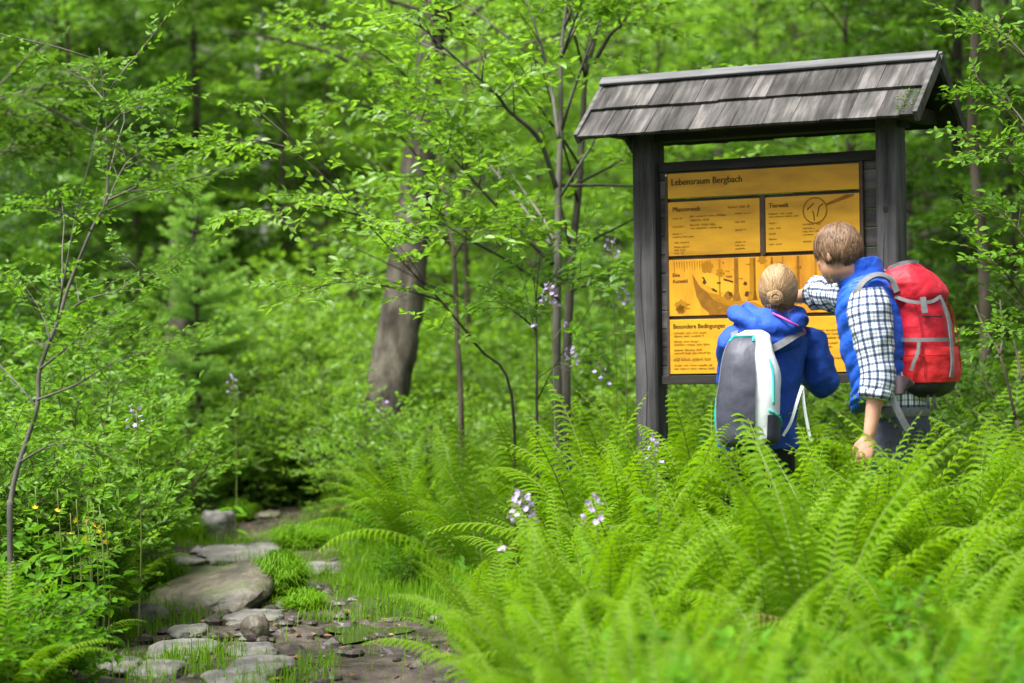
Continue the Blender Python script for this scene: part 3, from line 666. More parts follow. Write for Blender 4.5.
# ---- woman
WY = 10.55
def w(x, y, dy=0.0): return at(x, y, WY + dy)
wf, wr_ = nrm(V3(-.22, .97, 0)), nrm(V3(.97, .22, 0)); up = V3(0, 0, 1)
wg = H(1.18, WY)
woman = thing('person', 'woman with a blond bun in a blue jacket reading the board, seen from behind', 'person', (0, 0, 0))
wh = w(778, 293); wl = -wr_
whf = nrm(wf + V3(.25, 0, -.12)); whl = nrm(np.cross(up, whf)); whu = np.cross(whf, whl)
ba = Acc()
head(ba, wh, whf, whl, whu, .93, .92)
nk = w(775, 320, .01)
limb(ba, [wh - whu * .05 - whf * .02, w(776, 312, -.01), nk - up * .06], [.052, .050, .058])
hipL, hipR = w(742, 452), w(771, 452, .05)
kn = [V3(hipL[0] - .01, WY + .03, wg + .47), V3(hipR[0] + .02, WY + .09, wg + .47)]
ft = [V3(hipL[0] - .02, WY - .02, wg + .085), V3(hipR[0] + .03, WY + .03, wg + .085)]
loft(ba, [(w(758, 456, .02), wr_, wf, .155, .105), (w(758, 430, .02), wr_, wf, .165, .115), (w(760, 402, .02), wr_, wf, .135, .095), (w(764, 365, .02), wr_, wf, .150, .100), (w(769, 338, .02), wr_, wf, .165, .085), (w(774, 322, .02), wr_, wf, .075, .065)], 24, 30)
for h_, k_, f_ in zip((hipL, hipR), kn, ft):
    limb(ba, spline([h_ + up * .03, (h_ + k_) / 2, k_, (k_ * .6 + f_ * .4) + V3(0, -.015, 0), f_], 9), [.085, .088, .078, .062, .052, .052, .050, .042, .036])
    limb(ba, spline([f_ - wf * .04 - up * .045, f_ + wf * .08 - up * .05, f_ + wf * .16 - up * .06], 6), [.036, .038, .036, .034, .030, .024], flat=.75)
sL, sR = w(731, 342, -.02), w(809, 344, .10)
eL, eR = w(733, 385, .20), w(821, 381, .14)
hL, hR = w(756, 352, .36), w(796, 360, .38)
for s_, e_, h_, sd_ in ((sL, eL, hL, 1), (sR, eR, hR, -1)):
    limb(ba, spline([s_, (s_ + e_) / 2, e_, (e_ + h_) / 2, h_], 9), [.050, .046, .043, .040, .038, .036, .033, .028, .024])
    hand(ba, h_, h_ - e_, wr_ * -sd_, .92, .75, sd_)
remeshed(ba, 'body', M['skin'], .0065, woman)
eyes(woman, wh, whf, whl, whu, .93)
# hair: cap, drawn-back locks, bun
ha = Acc(); hc = wh + whu * .016 - whf * .014
ellipsoid(ha, hc - whu * .004, whf * .098, whl * .080, whu * .104, n=30, m=20, wr=.003, wf=30)
bun = w(775, 298, -.115)
n_ = 3200; d = rng.normal(size=(n_, 3)); d = nrm(d); fr = d @ whf; keep_ = (fr < .62) & (d @ whu > -.72); d = d[keep_]
rt = hc + d @ np.stack([whf * .095, whl * .078, whu * .102])
rt = hc + (d @ whf)[:, None] * whf * .098 + (d @ whl)[:, None] * whl * .081 + (d @ whu)[:, None] * whu * .106
lo = np.stack([d @ whf, d @ whl, d @ whu], -1); bl_ = nrm(np.array([(bun - hc) @ whf, (bun - hc) @ whl, (bun - hc) @ whu]) / np.array([.098, .081, .106]))
e_ = nrm(bl_[None] + rng.normal(0, .17, lo.shape)); L_ = rng.uniform(.55, .95, (len(lo), 1))
combed(ha, hc, np.stack([whf * .100, whl * .083, whu * .107]), lo, lambda q: nrm(lo * (1 - q * L_) + e_ * q * L_), .0022, 9, .032)
ellipsoid(ha, bun, nrm(whl + .2 * whu) * .036, whf * .026, whu * .031, n=20, m=14, wr=.006, wf=40)
for k in range(60):     # coiled locks of the bun
    a0 = rng.random() * 6.28; t = np.linspace(0, 1, 8); rr = .034 * (1 - .55 * rng.random()); aa = a0 + 2.6 * t
    c = bun - whf * (.014 + .014 * (1 - rr / .034)); tube(ha, c + np.cos(aa)[:, None] * whl * rr + np.sin(aa)[:, None] * whu * rr * .85 - whf * (.006 * np.sin(t * 3.1))[:, None], .0032 * np.sin(np.pi * (t * .9 + .05)), 4)
for k in range(26):     # loose wisps at the nape and temples
    a0 = rng.uniform(-1, 1); c = hc - whf * .075 * math.cos(a0) + whl * .075 * math.sin(a0) - whu * .075
    tube(ha, spline([c, c - whu * .025 + rng.normal(0, .008, 3), c - whu * .05 + rng.normal(0, .016, 3)], 6), .0009, 3)
ha.build('hair', [M['hair_blond']], woman)
# jacket
ja = Acc()
loft(ja, [(w(757, 449, .02), wr_, wf, .178, .132), (w(757, 440, .02), wr_, wf, .180, .135), (w(758, 415, .02), wr_, wf, .170, .130), (w(761, 385, .02), wr_, wf, .168, .128), (w(765, 358, .02), wr_, wf, .180, .125), (w(768, 340, .03), wr_, wf, .178, .112), (w(772, 328, .03), wr_, wf, .120, .092), (w(775, 316, .03), wr_, wf, .078, .076)], 40, 46, wr=.010, wf=8)
for s_, e_, h_ in ((sL, eL, hL), (sR, eR, hR)):
    inn = nrm(w(769, 350, .03) - s_); pts = spline([s_ + inn * .075 + up * .012, s_ + V3(0, 0, .006), (s_ + e_) / 2 - wf * .012, e_ - wf * .012 - up * .006, (e_ + h_) / 2, h_ - (h_ - e_) * .12], 11)
    T = nrm(np.gradient(pts, axis=0)); A = nrm(np.cross(T, wr_ + V3(0, .3, .1))); B = np.cross(T, A)
    loft(ja, [(p, a, b, r, r) for p, a, b, r in zip(pts, A, B, [.050, .064, .068, .067, .066, .066, .066, .062, .055, .048, .041])], 26, 44, wr=.013, wf=11)
crumple(remeshed(ja, 'jacket', M['blue_jacket'], .0065, woman, 4), .0075, 13, (1, 1, .75))
ja = Acc()              # lowered hood lying in folds round the neck
for k, (r_, yy, dz) in enumerate(((.040, 320, 0), (.043, 331, -.012), (.030, 312, .012))):
    th = np.linspace(-.4, math.pi + .4, 15); c = w(767 + k, yy, .03)
    ring = [c + wr_ * math.cos(t) * (.150 - .026 * k) - wf * math.sin(t) * (.135 - .012 * k) + up * (.030 * math.cos(t) ** 2 * (k < 2) - .035 * math.sin(t) + dz) for t in th]
    rad = [r_ * (.55 + .55 * math.sin(max(0, min(math.pi, (t + .4) / (math.pi + .8) * math.pi)))) for t in th]
    limb(ja, ring, rad, 18, 44)
for q in ja.v: q += (fbm(q * 16, 3) * .026)[:, None] * V3(.5, -.6, .6)
crumple(remeshed(ja, 'hood', M['blue_jacket'], .0065, woman, 8), .008, 14, (1, 1, 1.4), 5)
a_ = Acc(); tube(a_, spline([w(770, 312, -.085), w(781, 317, -.13), w(792, 323, -.13), w(800, 327, -.08), w(805, 332, -.05), w(800, 337, -.06), w(795, 333, -.075), w(800, 328, -.08)], 36), .0048, 8); a_.build('hood_cord', M['pink'], woman)
# trousers, boots
tr = Acc()
loft(tr, [(w(757, 462, .02), wr_, wf, .150, .108), (w(757, 445, .02), wr_, wf, .166, .122), (w(758, 428, .02), wr_, wf, .160, .115)], 28, 12)
for h_, k_, f_ in zip((hipL, hipR), kn, ft):
    P = spline([h_ + up * .03, (h_ + k_) / 2, k_, (k_ * .6 + f_ * .4) + V3(0, -.015, 0), f_ + up * .03], 10); limb(tr, P, np.array([.100, .102, .093, .080, .070, .068, .066, .062, .058, .056]), 20, 30)
remeshed(tr, 'trousers', M['black_cloth'], .009, woman, 3)
def boot(parent, f_, fd):
    a_ = Acc(); limb(a_, [f_ + up * .06, f_, f_ - up * .05], [.050, .050, .052]); limb(a_, spline([f_ - fd * .05 - up * .04, f_ + fd * .08 - up * .045, f_ + fd * .18 - up * .058], 6), [.048, .050, .050, .048, .042, .032], flat=.85)
    b = remeshed(a_, 'boot', M['boot'], .008, parent, 2)
    a_ = Acc(); loft(a_, [(f_ - fd * .095 - up * .076, np.cross(fd, up), up, .030, .009), (f_ - fd * .03 - up * .078, np.cross(fd, up), up, .046, .010), (f_ + fd * .10 - up * .078, np.cross(fd, up), up, .050, .010), (f_ + fd * .20 - up * .074, np.cross(fd, up), up, .026, .009)], 16, 16); a_.build('sole', M['pack_black'], b)
for f_ in ft: boot(woman, f_, wf)

# ---- the woman's day pack
pk = thing('backpack', 'slim charcoal and white day pack with teal piping on the back of the woman', 'backpack', (0, 0, 0))
pn = nrm(V3(-.16, -.985, .0)); px_ = nrm(np.cross(up, pn)) * -1; px_ = nrm(V3(.985, -.16, 0))
def pc(y, dx=0, dd=0.0): return w(748 + dx, y, -.225) + pn * dd
secs = [(pc(447, 1, -.01), px_, -pn, .060, .050), (pc(443, 1), px_, -pn, .118, .092), (pc(425, 1), px_, -pn, .132, .102), (pc(400, 1), px_, -pn, .134, .106), (pc(375, 2), px_, -pn, .127, .100), (pc(355, 1, -.01), px_, -pn, .108, .086), (pc(343, 2, -.03), px_, -pn, .090, .070), (pc(335, 4, -.05), px_, -pn, .072, .054), (pc(330, 5, -.06), px_, -pn, .035, .03)]
a_ = Acc(); loft(a_, secs, 48, 56, wr=.004, wf=9, exps=2.4); a_.build('pack_body', M['pack_white'], pk)
sec2 = [(c, x, y, a + .012, b + .012) for c, x, y, a, b in secs]
a0, a1 = math.radians(-150), math.radians(-77)      # theta -90 deg is the outward side
a_ = Acc(); V = loft(a_, sec2[:6] + [(pc(342, 2, -.022), px_, -pn, .102, .080), (pc(336, 3, -.04), px_, -pn, .082, .064)], 50, 90, wr=.004, wf=8, cap=False, exps=2.4, ang=(a0, a1)); crumple(a_.build('front_panel', M['pack_charcoal'], pk), .002, 22, (1, 1, .5), 2)
a_ = Acc(); tube(a_, V[:, 0] + pn * .002, .0030, 6); a_.build('piping', M['strap_grey'], pk)
a_ = Acc(); tube(a_, np.vstack([V[-13:, 2], V[-1, 3:-3], V[-13:, -3][::-1]]) + pn * .005, .0052, 8); a_.build('piping', M['teal'], pk)
sec3 = [(c, x, y, a + .005, b + .005) for c, x, y, a, b in secs]
def onpack(yf, deg):
    D = spline(np.array([np.concatenate([s[0], s[1], s[2], [s[3], s[4]]]) for s in sec3]), 80); r_ = D[int(yf * 79)]; t = math.radians(deg); ct, st = math.cos(t), math.sin(t); k = (abs(ct) ** 2.4 + abs(st) ** 2.4) ** (-1 / 2.4)
    return r_[:3] + r_[9] * ct * k * r_[3:6] + r_[10] * st * k * r_[6:9]
a_ = Acc(); tube(a_, [onpack(q, -40 - 6 * q) for q in np.linspace(.36, .60, 14)], .0048, 6); a_.build('zip_pull', M['teal'], pk)
a_ = Acc(); tube(a_, [onpack(.33 - .08 * q, -52 + 62 * q) for q in np.linspace(0, 1, 14)], .0055, 6); a_.build('pocket_edge', M['teal'], pk)
a_ = Acc(); loft(a_, [(c, x, y, a + .006, b + .006) for c, x, y, a, b in (spline(np.array([np.concatenate([s[0], s[1], s[2], [s[3], s[4]]]) for s in secs]), 80)[[4, 12, 22]][:, :11].tolist() and [(r_[:3], r_[3:6], r_[6:9], r_[9], r_[10]) for r_ in spline(np.array([np.concatenate([s[0], s[1], s[2], [s[3], s[4]]]) for s in secs]), 80)[[6, 12, 18, 24]]])], 20, 14, cap=False, exps=2.4, ang=(math.radians(-55), math.radians(12)), wr=.003); a_.build('side_pocket', M['pack_charcoal'], pk)
def webbing(name, pts, wid, mat, parent, nrm_to, n_=24, th=.0025):
    P = spline(pts, n_); T = nrm(np.gradient(P, axis=0)); Nn = nrm(np.broadcast_to(nrm_to, P.shape) - T * (T * nrm_to).sum(-1, keepdims=True)); S = np.cross(T, Nn)
    V = np.stack([P - S * wid - Nn * th, P + S * wid - Nn * th, P + S * wid + Nn * th, P - S * wid + Nn * th], 1); i_ = np.arange(n_ - 1)[:, None] * 4; j = np.arange(4)[None]
    f = np.stack([i_ + j, i_ + (j + 1) % 4, i_ + 4 + (j + 1) % 4, i_ + 4 + j], -1).reshape(-1, 4); a_ = Acc(); a_.add(V.reshape(-1, 3), [f, np.array([[3, 2, 1, 0], [4 * n_ - 4, 4 * n_ - 3, 4 * n_ - 2, 4 * n_ - 1]])]); return a_.build(name, mat, parent, False)
webbing('shoulder_strap', [w(765, 352, -.21), w(776, 347, -.165), w(788, 340, -.130), w(799, 333, -.075), w(803, 332, -.03), w(803, 340, .13), w(790, 360, .19)], .016, M['strap_grey'], pk, V3(.3, -.8, .5), 30, .004)
webbing('shoulder_strap', [w(738, 345, -.19), w(735, 336, -.15), w(735, 332, -.06), w(738, 336, .10), w(745, 355, .20)], .016, M['strap_grey'], pk, V3(-.3, -.8, .5), 30, .004)
webbing('loose_strap', [w(802, 386, -.10), w(797, 402, -.14), w(791, 422, -.15), w(783, 436, -.16)], .006, M['pack_white'], pk, V3(0, -1, 0))
webbing('loose_strap', [w(802, 386, -.10), w(804, 405, -.11), w(808, 428, -.11), w(811, 442, -.11)], .0065, M['pack_white'], pk, V3(0, -1, 0))
webbing('loose_strap', [w(717, 398, -.22), w(716, 420, -.20), w(720, 440, -.18), w(729, 446, -.16)], .007, M['teal'], pk, V3(-.5, -1, 0))

# ---- man
MY = 10.0
def m_(x, y, dy=0.0): return at(x, y, MY + dy)
mf = nrm(V3(-.86, .50, 0)); ml = np.cross(up, mf)      # forward, his left (towards the camera)
mg = H(1.60, MY)
man = thing('person', 'bearded man in a blue vest and plaid shirt bending forward and pointing at the board', 'person', (0, 0, 0))
mh = m_(837, 254, .02)
mhf = nrm(V3(-.74, .60, -.30)); mhl = nrm(np.cross(up, mhf)); mhu = np.cross(mhf, mhl)
ba = Acc(); head(ba, mh, mhf, mhl, mhu, .98, 1.05)
limb(ba, [mh - mhu * .05 - mhf * .025, m_(856, 279, .02), m_(866, 296, .03)], [.058, .060, .068])
pelv = m_(900, 432, .04)
spine = [(903, 438), (900, 415), (893, 390), (884, 350), (876, 318), (869, 298), (864, 286)]
ra_ = [(.140, .098), (.148, .102), (.140, .104), (.165, .120), (.180, .118), (.150, .10), (.08, .075)]
tl = nrm(V3(.0, .25, 1.0) + mf * .33)
tf = nrm(mf - tl * (mf @ tl)); tt = nrm(np.cross(tl, tf))     # torso axes: tf forward, tt left
loft(ba, [(m_(x, y, .04), tt, tf, a, b) for (x, y), (a, b) in zip(spine, ra_)], 26, 34)
hL2, hR2 = pelv + ml * .085 - up * .03, pelv - ml * .085 - up * .03
kn2 = [hL2 * V3(1, 1, 0) + up * (mg + .50) + mf * .02, hR2 * V3(1, 1, 0) + up * (mg + .50) + mf * .08]
ft2 = [hL2 * V3(1, 1, 0) + up * (mg + .09) - mf * .05, hR2 * V3(1, 1, 0) + up * (mg + .09) + mf * .04]
for h_, k_, f_ in zip((hL2, hR2), kn2, ft2):
    limb(ba, spline([h_ + up * .04, (h_ + k_) / 2, k_, (k_ * .6 + f_ * .4) - mf * .015, f_], 9), [.088, .090, .082, .066, .056, .056, .052, .044, .040])
    limb(ba, spline([f_ - mf * .04 - up * .045, f_ + mf * .09 - up * .05, f_ + mf * .18 - up * .06], 6), [.04, .042, .04, .038, .033, .027], flat=.75)
SL, EL, WL = m_(867, 299, -.12), m_(879, 376, -.17), m_(869, 437, -.20)
SR, ER, WR = m_(855, 296, .22), m_(823, 293, .52), m_(796, 297, .74)
limb(ba, spline([SL, (SL + EL) / 2, EL, (EL + WL) / 2, WL], 9), [.058, .054, .050, .046, .042, .040, .034, .029, .025])
limb(ba, spline([SR, (SR + ER) / 2, ER, (ER + WR) / 2, WR], 9), [.058, .054, .050, .046, .044, .043, .038, .032, .027])
hand(ba, WL, WL - EL + V3(-.02, 0, 0), nrm(-ml + mf * .2), .94, .5, -1)
hand(ba, WR, nrm(WR - ER) + V3(0, 0, .15), V3(.2, .1, -1), 1.0, .28, 1)
remeshed(ba, 'body', M['skin'], .0065, man)
eyes(man, mh, mhf, mhl, mhu, 1.03)
ha = Acc(); hc = mh + mhu * .018 - mhf * .014
ellipsoid(ha, hc + mhu * .004 - mhf * .006, mhf * .095, mhl * .075, mhu * .098, n=30, m=20, wr=.003, wf=22)
n_ = 7000; d = nrm(rng.normal(size=(n_, 3))); fr, uu, ll = d @ mhf, d @ mhu, d @ mhl
ok = (uu > -.66 + .10 * np.sin(9 * ll)) & ~((fr > -.42) & (np.abs(ll) > .45) & (uu < -.12)) & ~((fr > .30) & (uu < .42)) & ~((fr > -.10) & (uu < -.16))
d = d[ok]; R3 = np.stack([mhf * .104, mhl * .083, mhu * .107]); lo = np.stack([d @ mhf, d @ mhl, d @ mhu], -1)
rt = hc + lo @ R3
crown_ = nrm(V3(-.30, .0, .95)); tg = lo - crown_; tg = tg - lo * (tg * lo).sum(-1, keepdims=True); tg = nrm(tg + rng.normal(0, .15, tg.shape) + .25 * np.array([-.3, .2, 0]))
L_ = rng.uniform(.25, .75, (len(lo), 1)) * (1 - .35 * (lo[:, 2:3] < -.2)); sw = np.array([0, .22, -.30])
combed(ha, hc, R3 * .975, lo, lambda q: nrm(lo + (tg + sw * q) * q * L_), .0022, 9, .055)
ha.build('hair', [M['hair_brown']], man)
a_ = Acc(); n_ = 520; d = nrm(rng.normal(size=(n_, 3))); lo = np.stack([d @ mhf, d @ mhl, d @ mhu], -1); lo = lo[(lo[:, 2] < -.12) & (lo[:, 0] > .0)]
c = mh - mhu * .052 * 1.03 + mhf * .026; R3 = np.stack([mhf * .078, mhl * .066, mhu * .076]); rt = c + lo @ R3
strands(a_, rt, rt + (nrm(lo @ R3) * .003) - mhu * .008, .0005, .0012, 3, nrm(rt - c)); a_.build('beard', [M['hair_brown']], man)
# shirt sleeves, tail; vest
def sleeve(pts, rad, wrk=.010, uvec=None):
    P = spline(pts, 12); T = nrm(np.gradient(P, axis=0)); A = nrm(np.cross(T, uvec)); B = np.cross(T, A); a_ = Acc()
    loft(a_, [(p, a, b, r, r) for p, a, b, r in zip(P, A, B, np.interp(np.linspace(0, 1, 12), np.linspace(0, 1, len(rad)), rad))], 34, 60, wr=wrk, wf=12); return a_
cuffL = EL + (WL - EL) * .32
a_ = sleeve([SL + up * .035 + tt * -.01, SL + (EL - SL) * .30, SL + (EL - SL) * .68, EL, cuffL], [.066, .088, .086, .076, .070, .066, .060], .009, V3(.9, .3, .1)); sv = crumple(a_.build('shirt_sleeve', M['plaid'], man), .006, 17, (1, 1, .8))
a_ = Acc(); T = nrm(WL - EL); A = nrm(np.cross(T, V3(.9, .3, .1))); B = np.cross(T, A)
loft(a_, [(cuffL - T * .03, A, B, .063, .063), (cuffL - T * .012, A, B, .070, .070), (cuffL + T * .008, A, B, .068, .068), (cuffL + T * .018, A, B, .056, .056)], 34, 26, wr=.012, wf=22); a_.build('rolled_cuff', M['plaid'], sv)
cuffR = ER + (WR - ER) * .18
a_ = sleeve([SR, SR + (ER - SR) * .4, ER - (ER - SR) * .06, cuffR], [.080, .082, .076, .070, .062], .014, V3(.1, .2, .95)); sv = crumple(a_.build('shirt_sleeve', M['plaid'], man), .006, 17, (1, 1, .8))
a_ = Acc(); T = nrm(WR - ER); A = nrm(np.cross(T, V3(.1, .2, .95))); B = np.cross(T, A)
loft(a_, [(cuffR - T * .04, A, B, .064, .064), (cuffR - T * .016, A, B, .071, .071), (cuffR + T * .006, A, B, .069, .069), (cuffR + T * .016, A, B, .054, .054)], 34, 26, wr=.013, wf=22); a_.build('rolled_cuff', M['plaid'], sv)
a_ = Acc(); loft(a_, [(m_(899, 418, .04), ml, mf, .160, .112), (m_(898, 411, .04), ml, mf, .164, .114), (m_(897, 394, .04), tt, tf, .160, .122), (m_(894, 380, .04), tt, tf, .150, .118)], 40, 24, wr=.010, wf=12, cap=False); a_.build('shirt_tail', M['plaid'], man)
va = Acc()
def quilt(th, t): return .0075 * np.abs(np.sin(t * 34)) ** .6 + 0 * th
loft(va, [(m_(888, 397, .05), ml, nrm(mf - up * .50), .158, .150), (m_(887, 390, .05), ml, nrm(mf - up * .40), .176, .158), (m_(886, 378, .04), tt, nrm(tf - tl * .1), .180, .148), (m_(882, 360, .04), tt, tf, .188, .150), (m_(877, 330, .04), tt, tf, .198, .150), (m_(871, 306, .04), tt, tf, .196, .135), (m_(867, 292, .04), tt, tf, .150, .115), (m_(864, 284, .035), tt, tf, .100, .098)], 56, 84, wr=.007, wf=9, fn=quilt)
crumple(va.build('vest', M['blue_vest'], man), .004, 14, (1, 1, 2.2))
a_ = Acc(); cu = nrm(tl * .8 - mhf * .15 + up * .4)
loft(a_, [(m_(867, 297, .03), tt, tf, .120, .112), (m_(864, 286, .03), tt, tf, .100, .102), (m_(860, 275, .03) - mf * .0, tt, tf, .094, .100), (m_(858, 268, .03), tt, tf, .092, .098), (m_(858, 268, .03) - up * .004, tt, tf, .080, .084), (m_(861, 280, .03), tt, tf, .076, .080)], 40, 40, wr=.007, wf=12, cap=False); crumple(a_.build('vest_collar', M['blue_vest'], man), .005, 16, (1, 1, 1))
tr = Acc(); loft(tr, [(pelv - up * .07, ml, mf, .150, .108), (m_(900, 428, .04), ml, mf, .160, .116), (m_(899, 413, .04), ml, mf, .154, .108)], 30, 14)
for h_, k_, f_ in zip((hL2, hR2), kn2, ft2):
    P = spline([h_ + up * .04, (h_ + k_) / 2, k_, (k_ * .6 + f_ * .4) - mf * .015, f_ + up * .03], 10); limb(tr, P, np.array([.098, .102, .096, .088, .078, .076, .073, .070, .068, .066]), 20, 34)
for q in tr.v: q += (fbm(q * 11, 3) * .008)[:, None] * V3(.7, -.7, 0)
crumple(remeshed(tr, 'trousers', M['slate_cloth'], .009, man, 3), .006, 12)
a_ = Acc(); loft(a_, [(m_(899, 416, .04), ml, mf, .164, .117), (m_(899, 412, .04), ml, mf, .169, .121), (m_(899, 407, .04), ml, mf, .167, .118)], 40, 14, wr=.004, cap=False); a_.build('shirt_hem', M['strap_grey'], man)
for f_ in ft2: boot(man, f_, mf)

# ---- the man's trekking pack
pk = thing('backpack', 'tall red trekking pack with grey straps on the back of the man', 'backpack', (0, 0, 0))
bd = nrm(V3(.90, -.44, 0)); bl = nrm(V3(-.44, -.90, 0))      # outward from the back; his left side
def b_(x, y, dy=.0): return m_(x - 3, y, .02 + dy)
tb = nrm(bd + up * .20)
secs = [(b_(926, 397), bl, bd, .070, .060), (b_(926, 391), bl, bd, .128, .108), (b_(928, 372), bl, bd, .152, .128), (b_(928, 350), bl, bd, .148, .124), (b_(926, 322), bl, bd, .140, .118), (b_(920, 298), bl, nrm(bd + up * .12), .130, .106), (b_(914, 281), bl, tb, .116, .088), (b_(909, 270), bl, tb, .088, .068), (b_(906, 265), bl, tb, .05, .045)]
a_ = Acc(); loft(a_, secs[2:], 48, 90, wr=.009, wf=6, exps=2.3); crumple(a_.build('pack_body', M['red'], pk), .0035, 20, (1, 1, .6))
a_ = Acc(); loft(a_, [(c, x, y, a + .003, b + .003) for c, x, y, a, b in secs[:2]] + [(b_(928, 380), bl, bd, .147, .124)], 48, 20, wr=.008, wf=10, exps=2.5); a_.build('pack_base', M['pack_black'], pk)
a_ = Acc(); loft(a_, [(b_(929, 382), bl, bd, .150, .127), (b_(930, 372), bl, bd, .156, .132), (b_(929, 358), bl, bd, .157, .132), (b_(928, 347), bl, bd, .151, .126)], 48, 24, wr=.009, wf=10, exps=2.5, cap=False); crumple(a_.build('lower_pocket', M['red_bright'], pk), .004, 20, (1, 1, .7), 3)
a_ = Acc(); loft(a_, [(b_(920, 306), bl, tb, .134, .112), (b_(919, 298), bl, tb, .146, .126), (b_(914, 284), bl, tb, .136, .110), (b_(908, 272), bl, tb, .105, .080), (b_(904, 264), bl, tb, .055, .045)], 64, 60, wr=.010, wf=7, exps=2.4); crumple(a_.build('pack_lid', M['red'], pk), .006, 18, (1, 1, 1), 7)
Dm = spline(np.array([np.concatenate([s[0], s[1], s[2], [s[3], s[4]]]) for s in secs]), 120)
def onp(px_y, deg, off=.010):
    k = np.argmin([abs(proj(r_[:3])[1] - px_y) for r_ in Dm]); r_ = Dm[k]; t = math.radians(deg); ct, st = math.cos(t), math.sin(t); q = (abs(ct) ** 2.5 + abs(st) ** 2.5) ** (-1 / 2.5)
    X_, Y_ = nrm(r_[3:6]), nrm(r_[6:9]); p = r_[:3] + (r_[9] + off) * ct * q * X_ + (r_[10] + off) * st * q * Y_; return p, nrm(ct * X_ + st * Y_)
def strap_on(name, pts, wid, mat=None, off=.013, th=.003):
    q = [onp(y, d_, off) for y, d_ in pts]; P = np.array([a for a, _ in q]); Nn = np.mean([b for _, b in q], 0); return webbing(name, P, wid, mat or M['strap_grey'], pk, nrm(Nn), 30, th)
strap_on('compression_strap', [(341, d_) for d_ in range(-28, 68, 8)], .0075, off=.019)
strap_on('vertical_strap', [(300, 58), (306, 60), (320, 62), (335, 62), (352, 62), (366, 61), (377, 60)], .007, off=.024)
strap_on('lid_strap', [(296, -20), (301, 0), (304, 20), (304, 40), (301, 56)], .007, off=.024)
strap_on('buckle', [(300, 28), (306, 26), (314, 24)], .012, off=.027)
strap_on('hanging_strap', [(342, 10), (352, 8), (362, 2), (370, -2)], .007, off=.026)
M['red_seam'] = plain('dark_red_seam', (.20, .004, .010), .7, .2)
for d_ in (14, 100, 140): strap_on('seam', [(y_, d_ + .10 * (y_ - 330)) for y_ in range(304, 384, 8)], .0016, M['red_seam'], .012, .002)
strap_on('zip', [(318, d_) for d_ in range(18, 60, 6)], .003, M['pack_black'], .013, .002)
strap_on('zip', [(356, d_) for d_ in range(-20, 60, 8)], .0025, M['red_seam'], .022, .002)
strap_on('haul_loop', [(268, -30), (263, 0), (262, 40), (266, 80)], .008, off=.02)
for k, (x0, x1) in enumerate(((931, 932), (937, 939))): webbing('bottom_strap', [b_(x0, 395, -.12), b_(x0, 402, -.13), b_(x1, 409, -.13)], .006, M['pack_black'], pk, V3(0, -1, 0), 10)
webbing('shoulder_strap', [b_(900, 292, -.12), m_(890, 279, -.10), m_(878, 275, -.12), m_(866, 280, -.145), m_(857, 292, -.15), m_(852, 312, -.10), m_(850, 340, .0)], .013, M['strap_grey'], pk, V3(-.2, -.7, .6), 40, .005)
webbing('shoulder_strap', [b_(898, 288, .16), m_(880, 272, .20), m_(862, 276, .26), m_(850, 300, .26)], .022, M['strap_grey'], pk, V3(-.2, .5, .6), 30, .006)
a_ = Acc(); loft(a_, [(b_(909, 392), bl, bd, .120, .030), (b_(908, 360), bl, bd, .128, .038), (b_(904, 325), bl, bd, .120, .036), (b_(898, 290), bl, bd, .095, .028)], 30, 20, exps=3); a_.build('back_padding', M['pack_black'], pk)
M['belt_pad'] = plain('hip_belt_pad', (.085, .060, .075), .7, .3, .2, 30)
webbing('hip_belt', [b_(910, 388, -.14), m_(902, 385, -.19), m_(892, 386, -.19), m_(880, 392, -.165), m_(868, 398, -.10)], .036, M['belt_pad'], pk, V3(-.3, -.9, .1), 30, .007)
webbing('hanging_strap', [m_(889, 388, -.205), m_(893, 400, -.21), m_(900, 415, -.21), m_(908, 430, -.20)], .014, M['strap_grey'], pk, V3(-.1, -1, .1), 20)

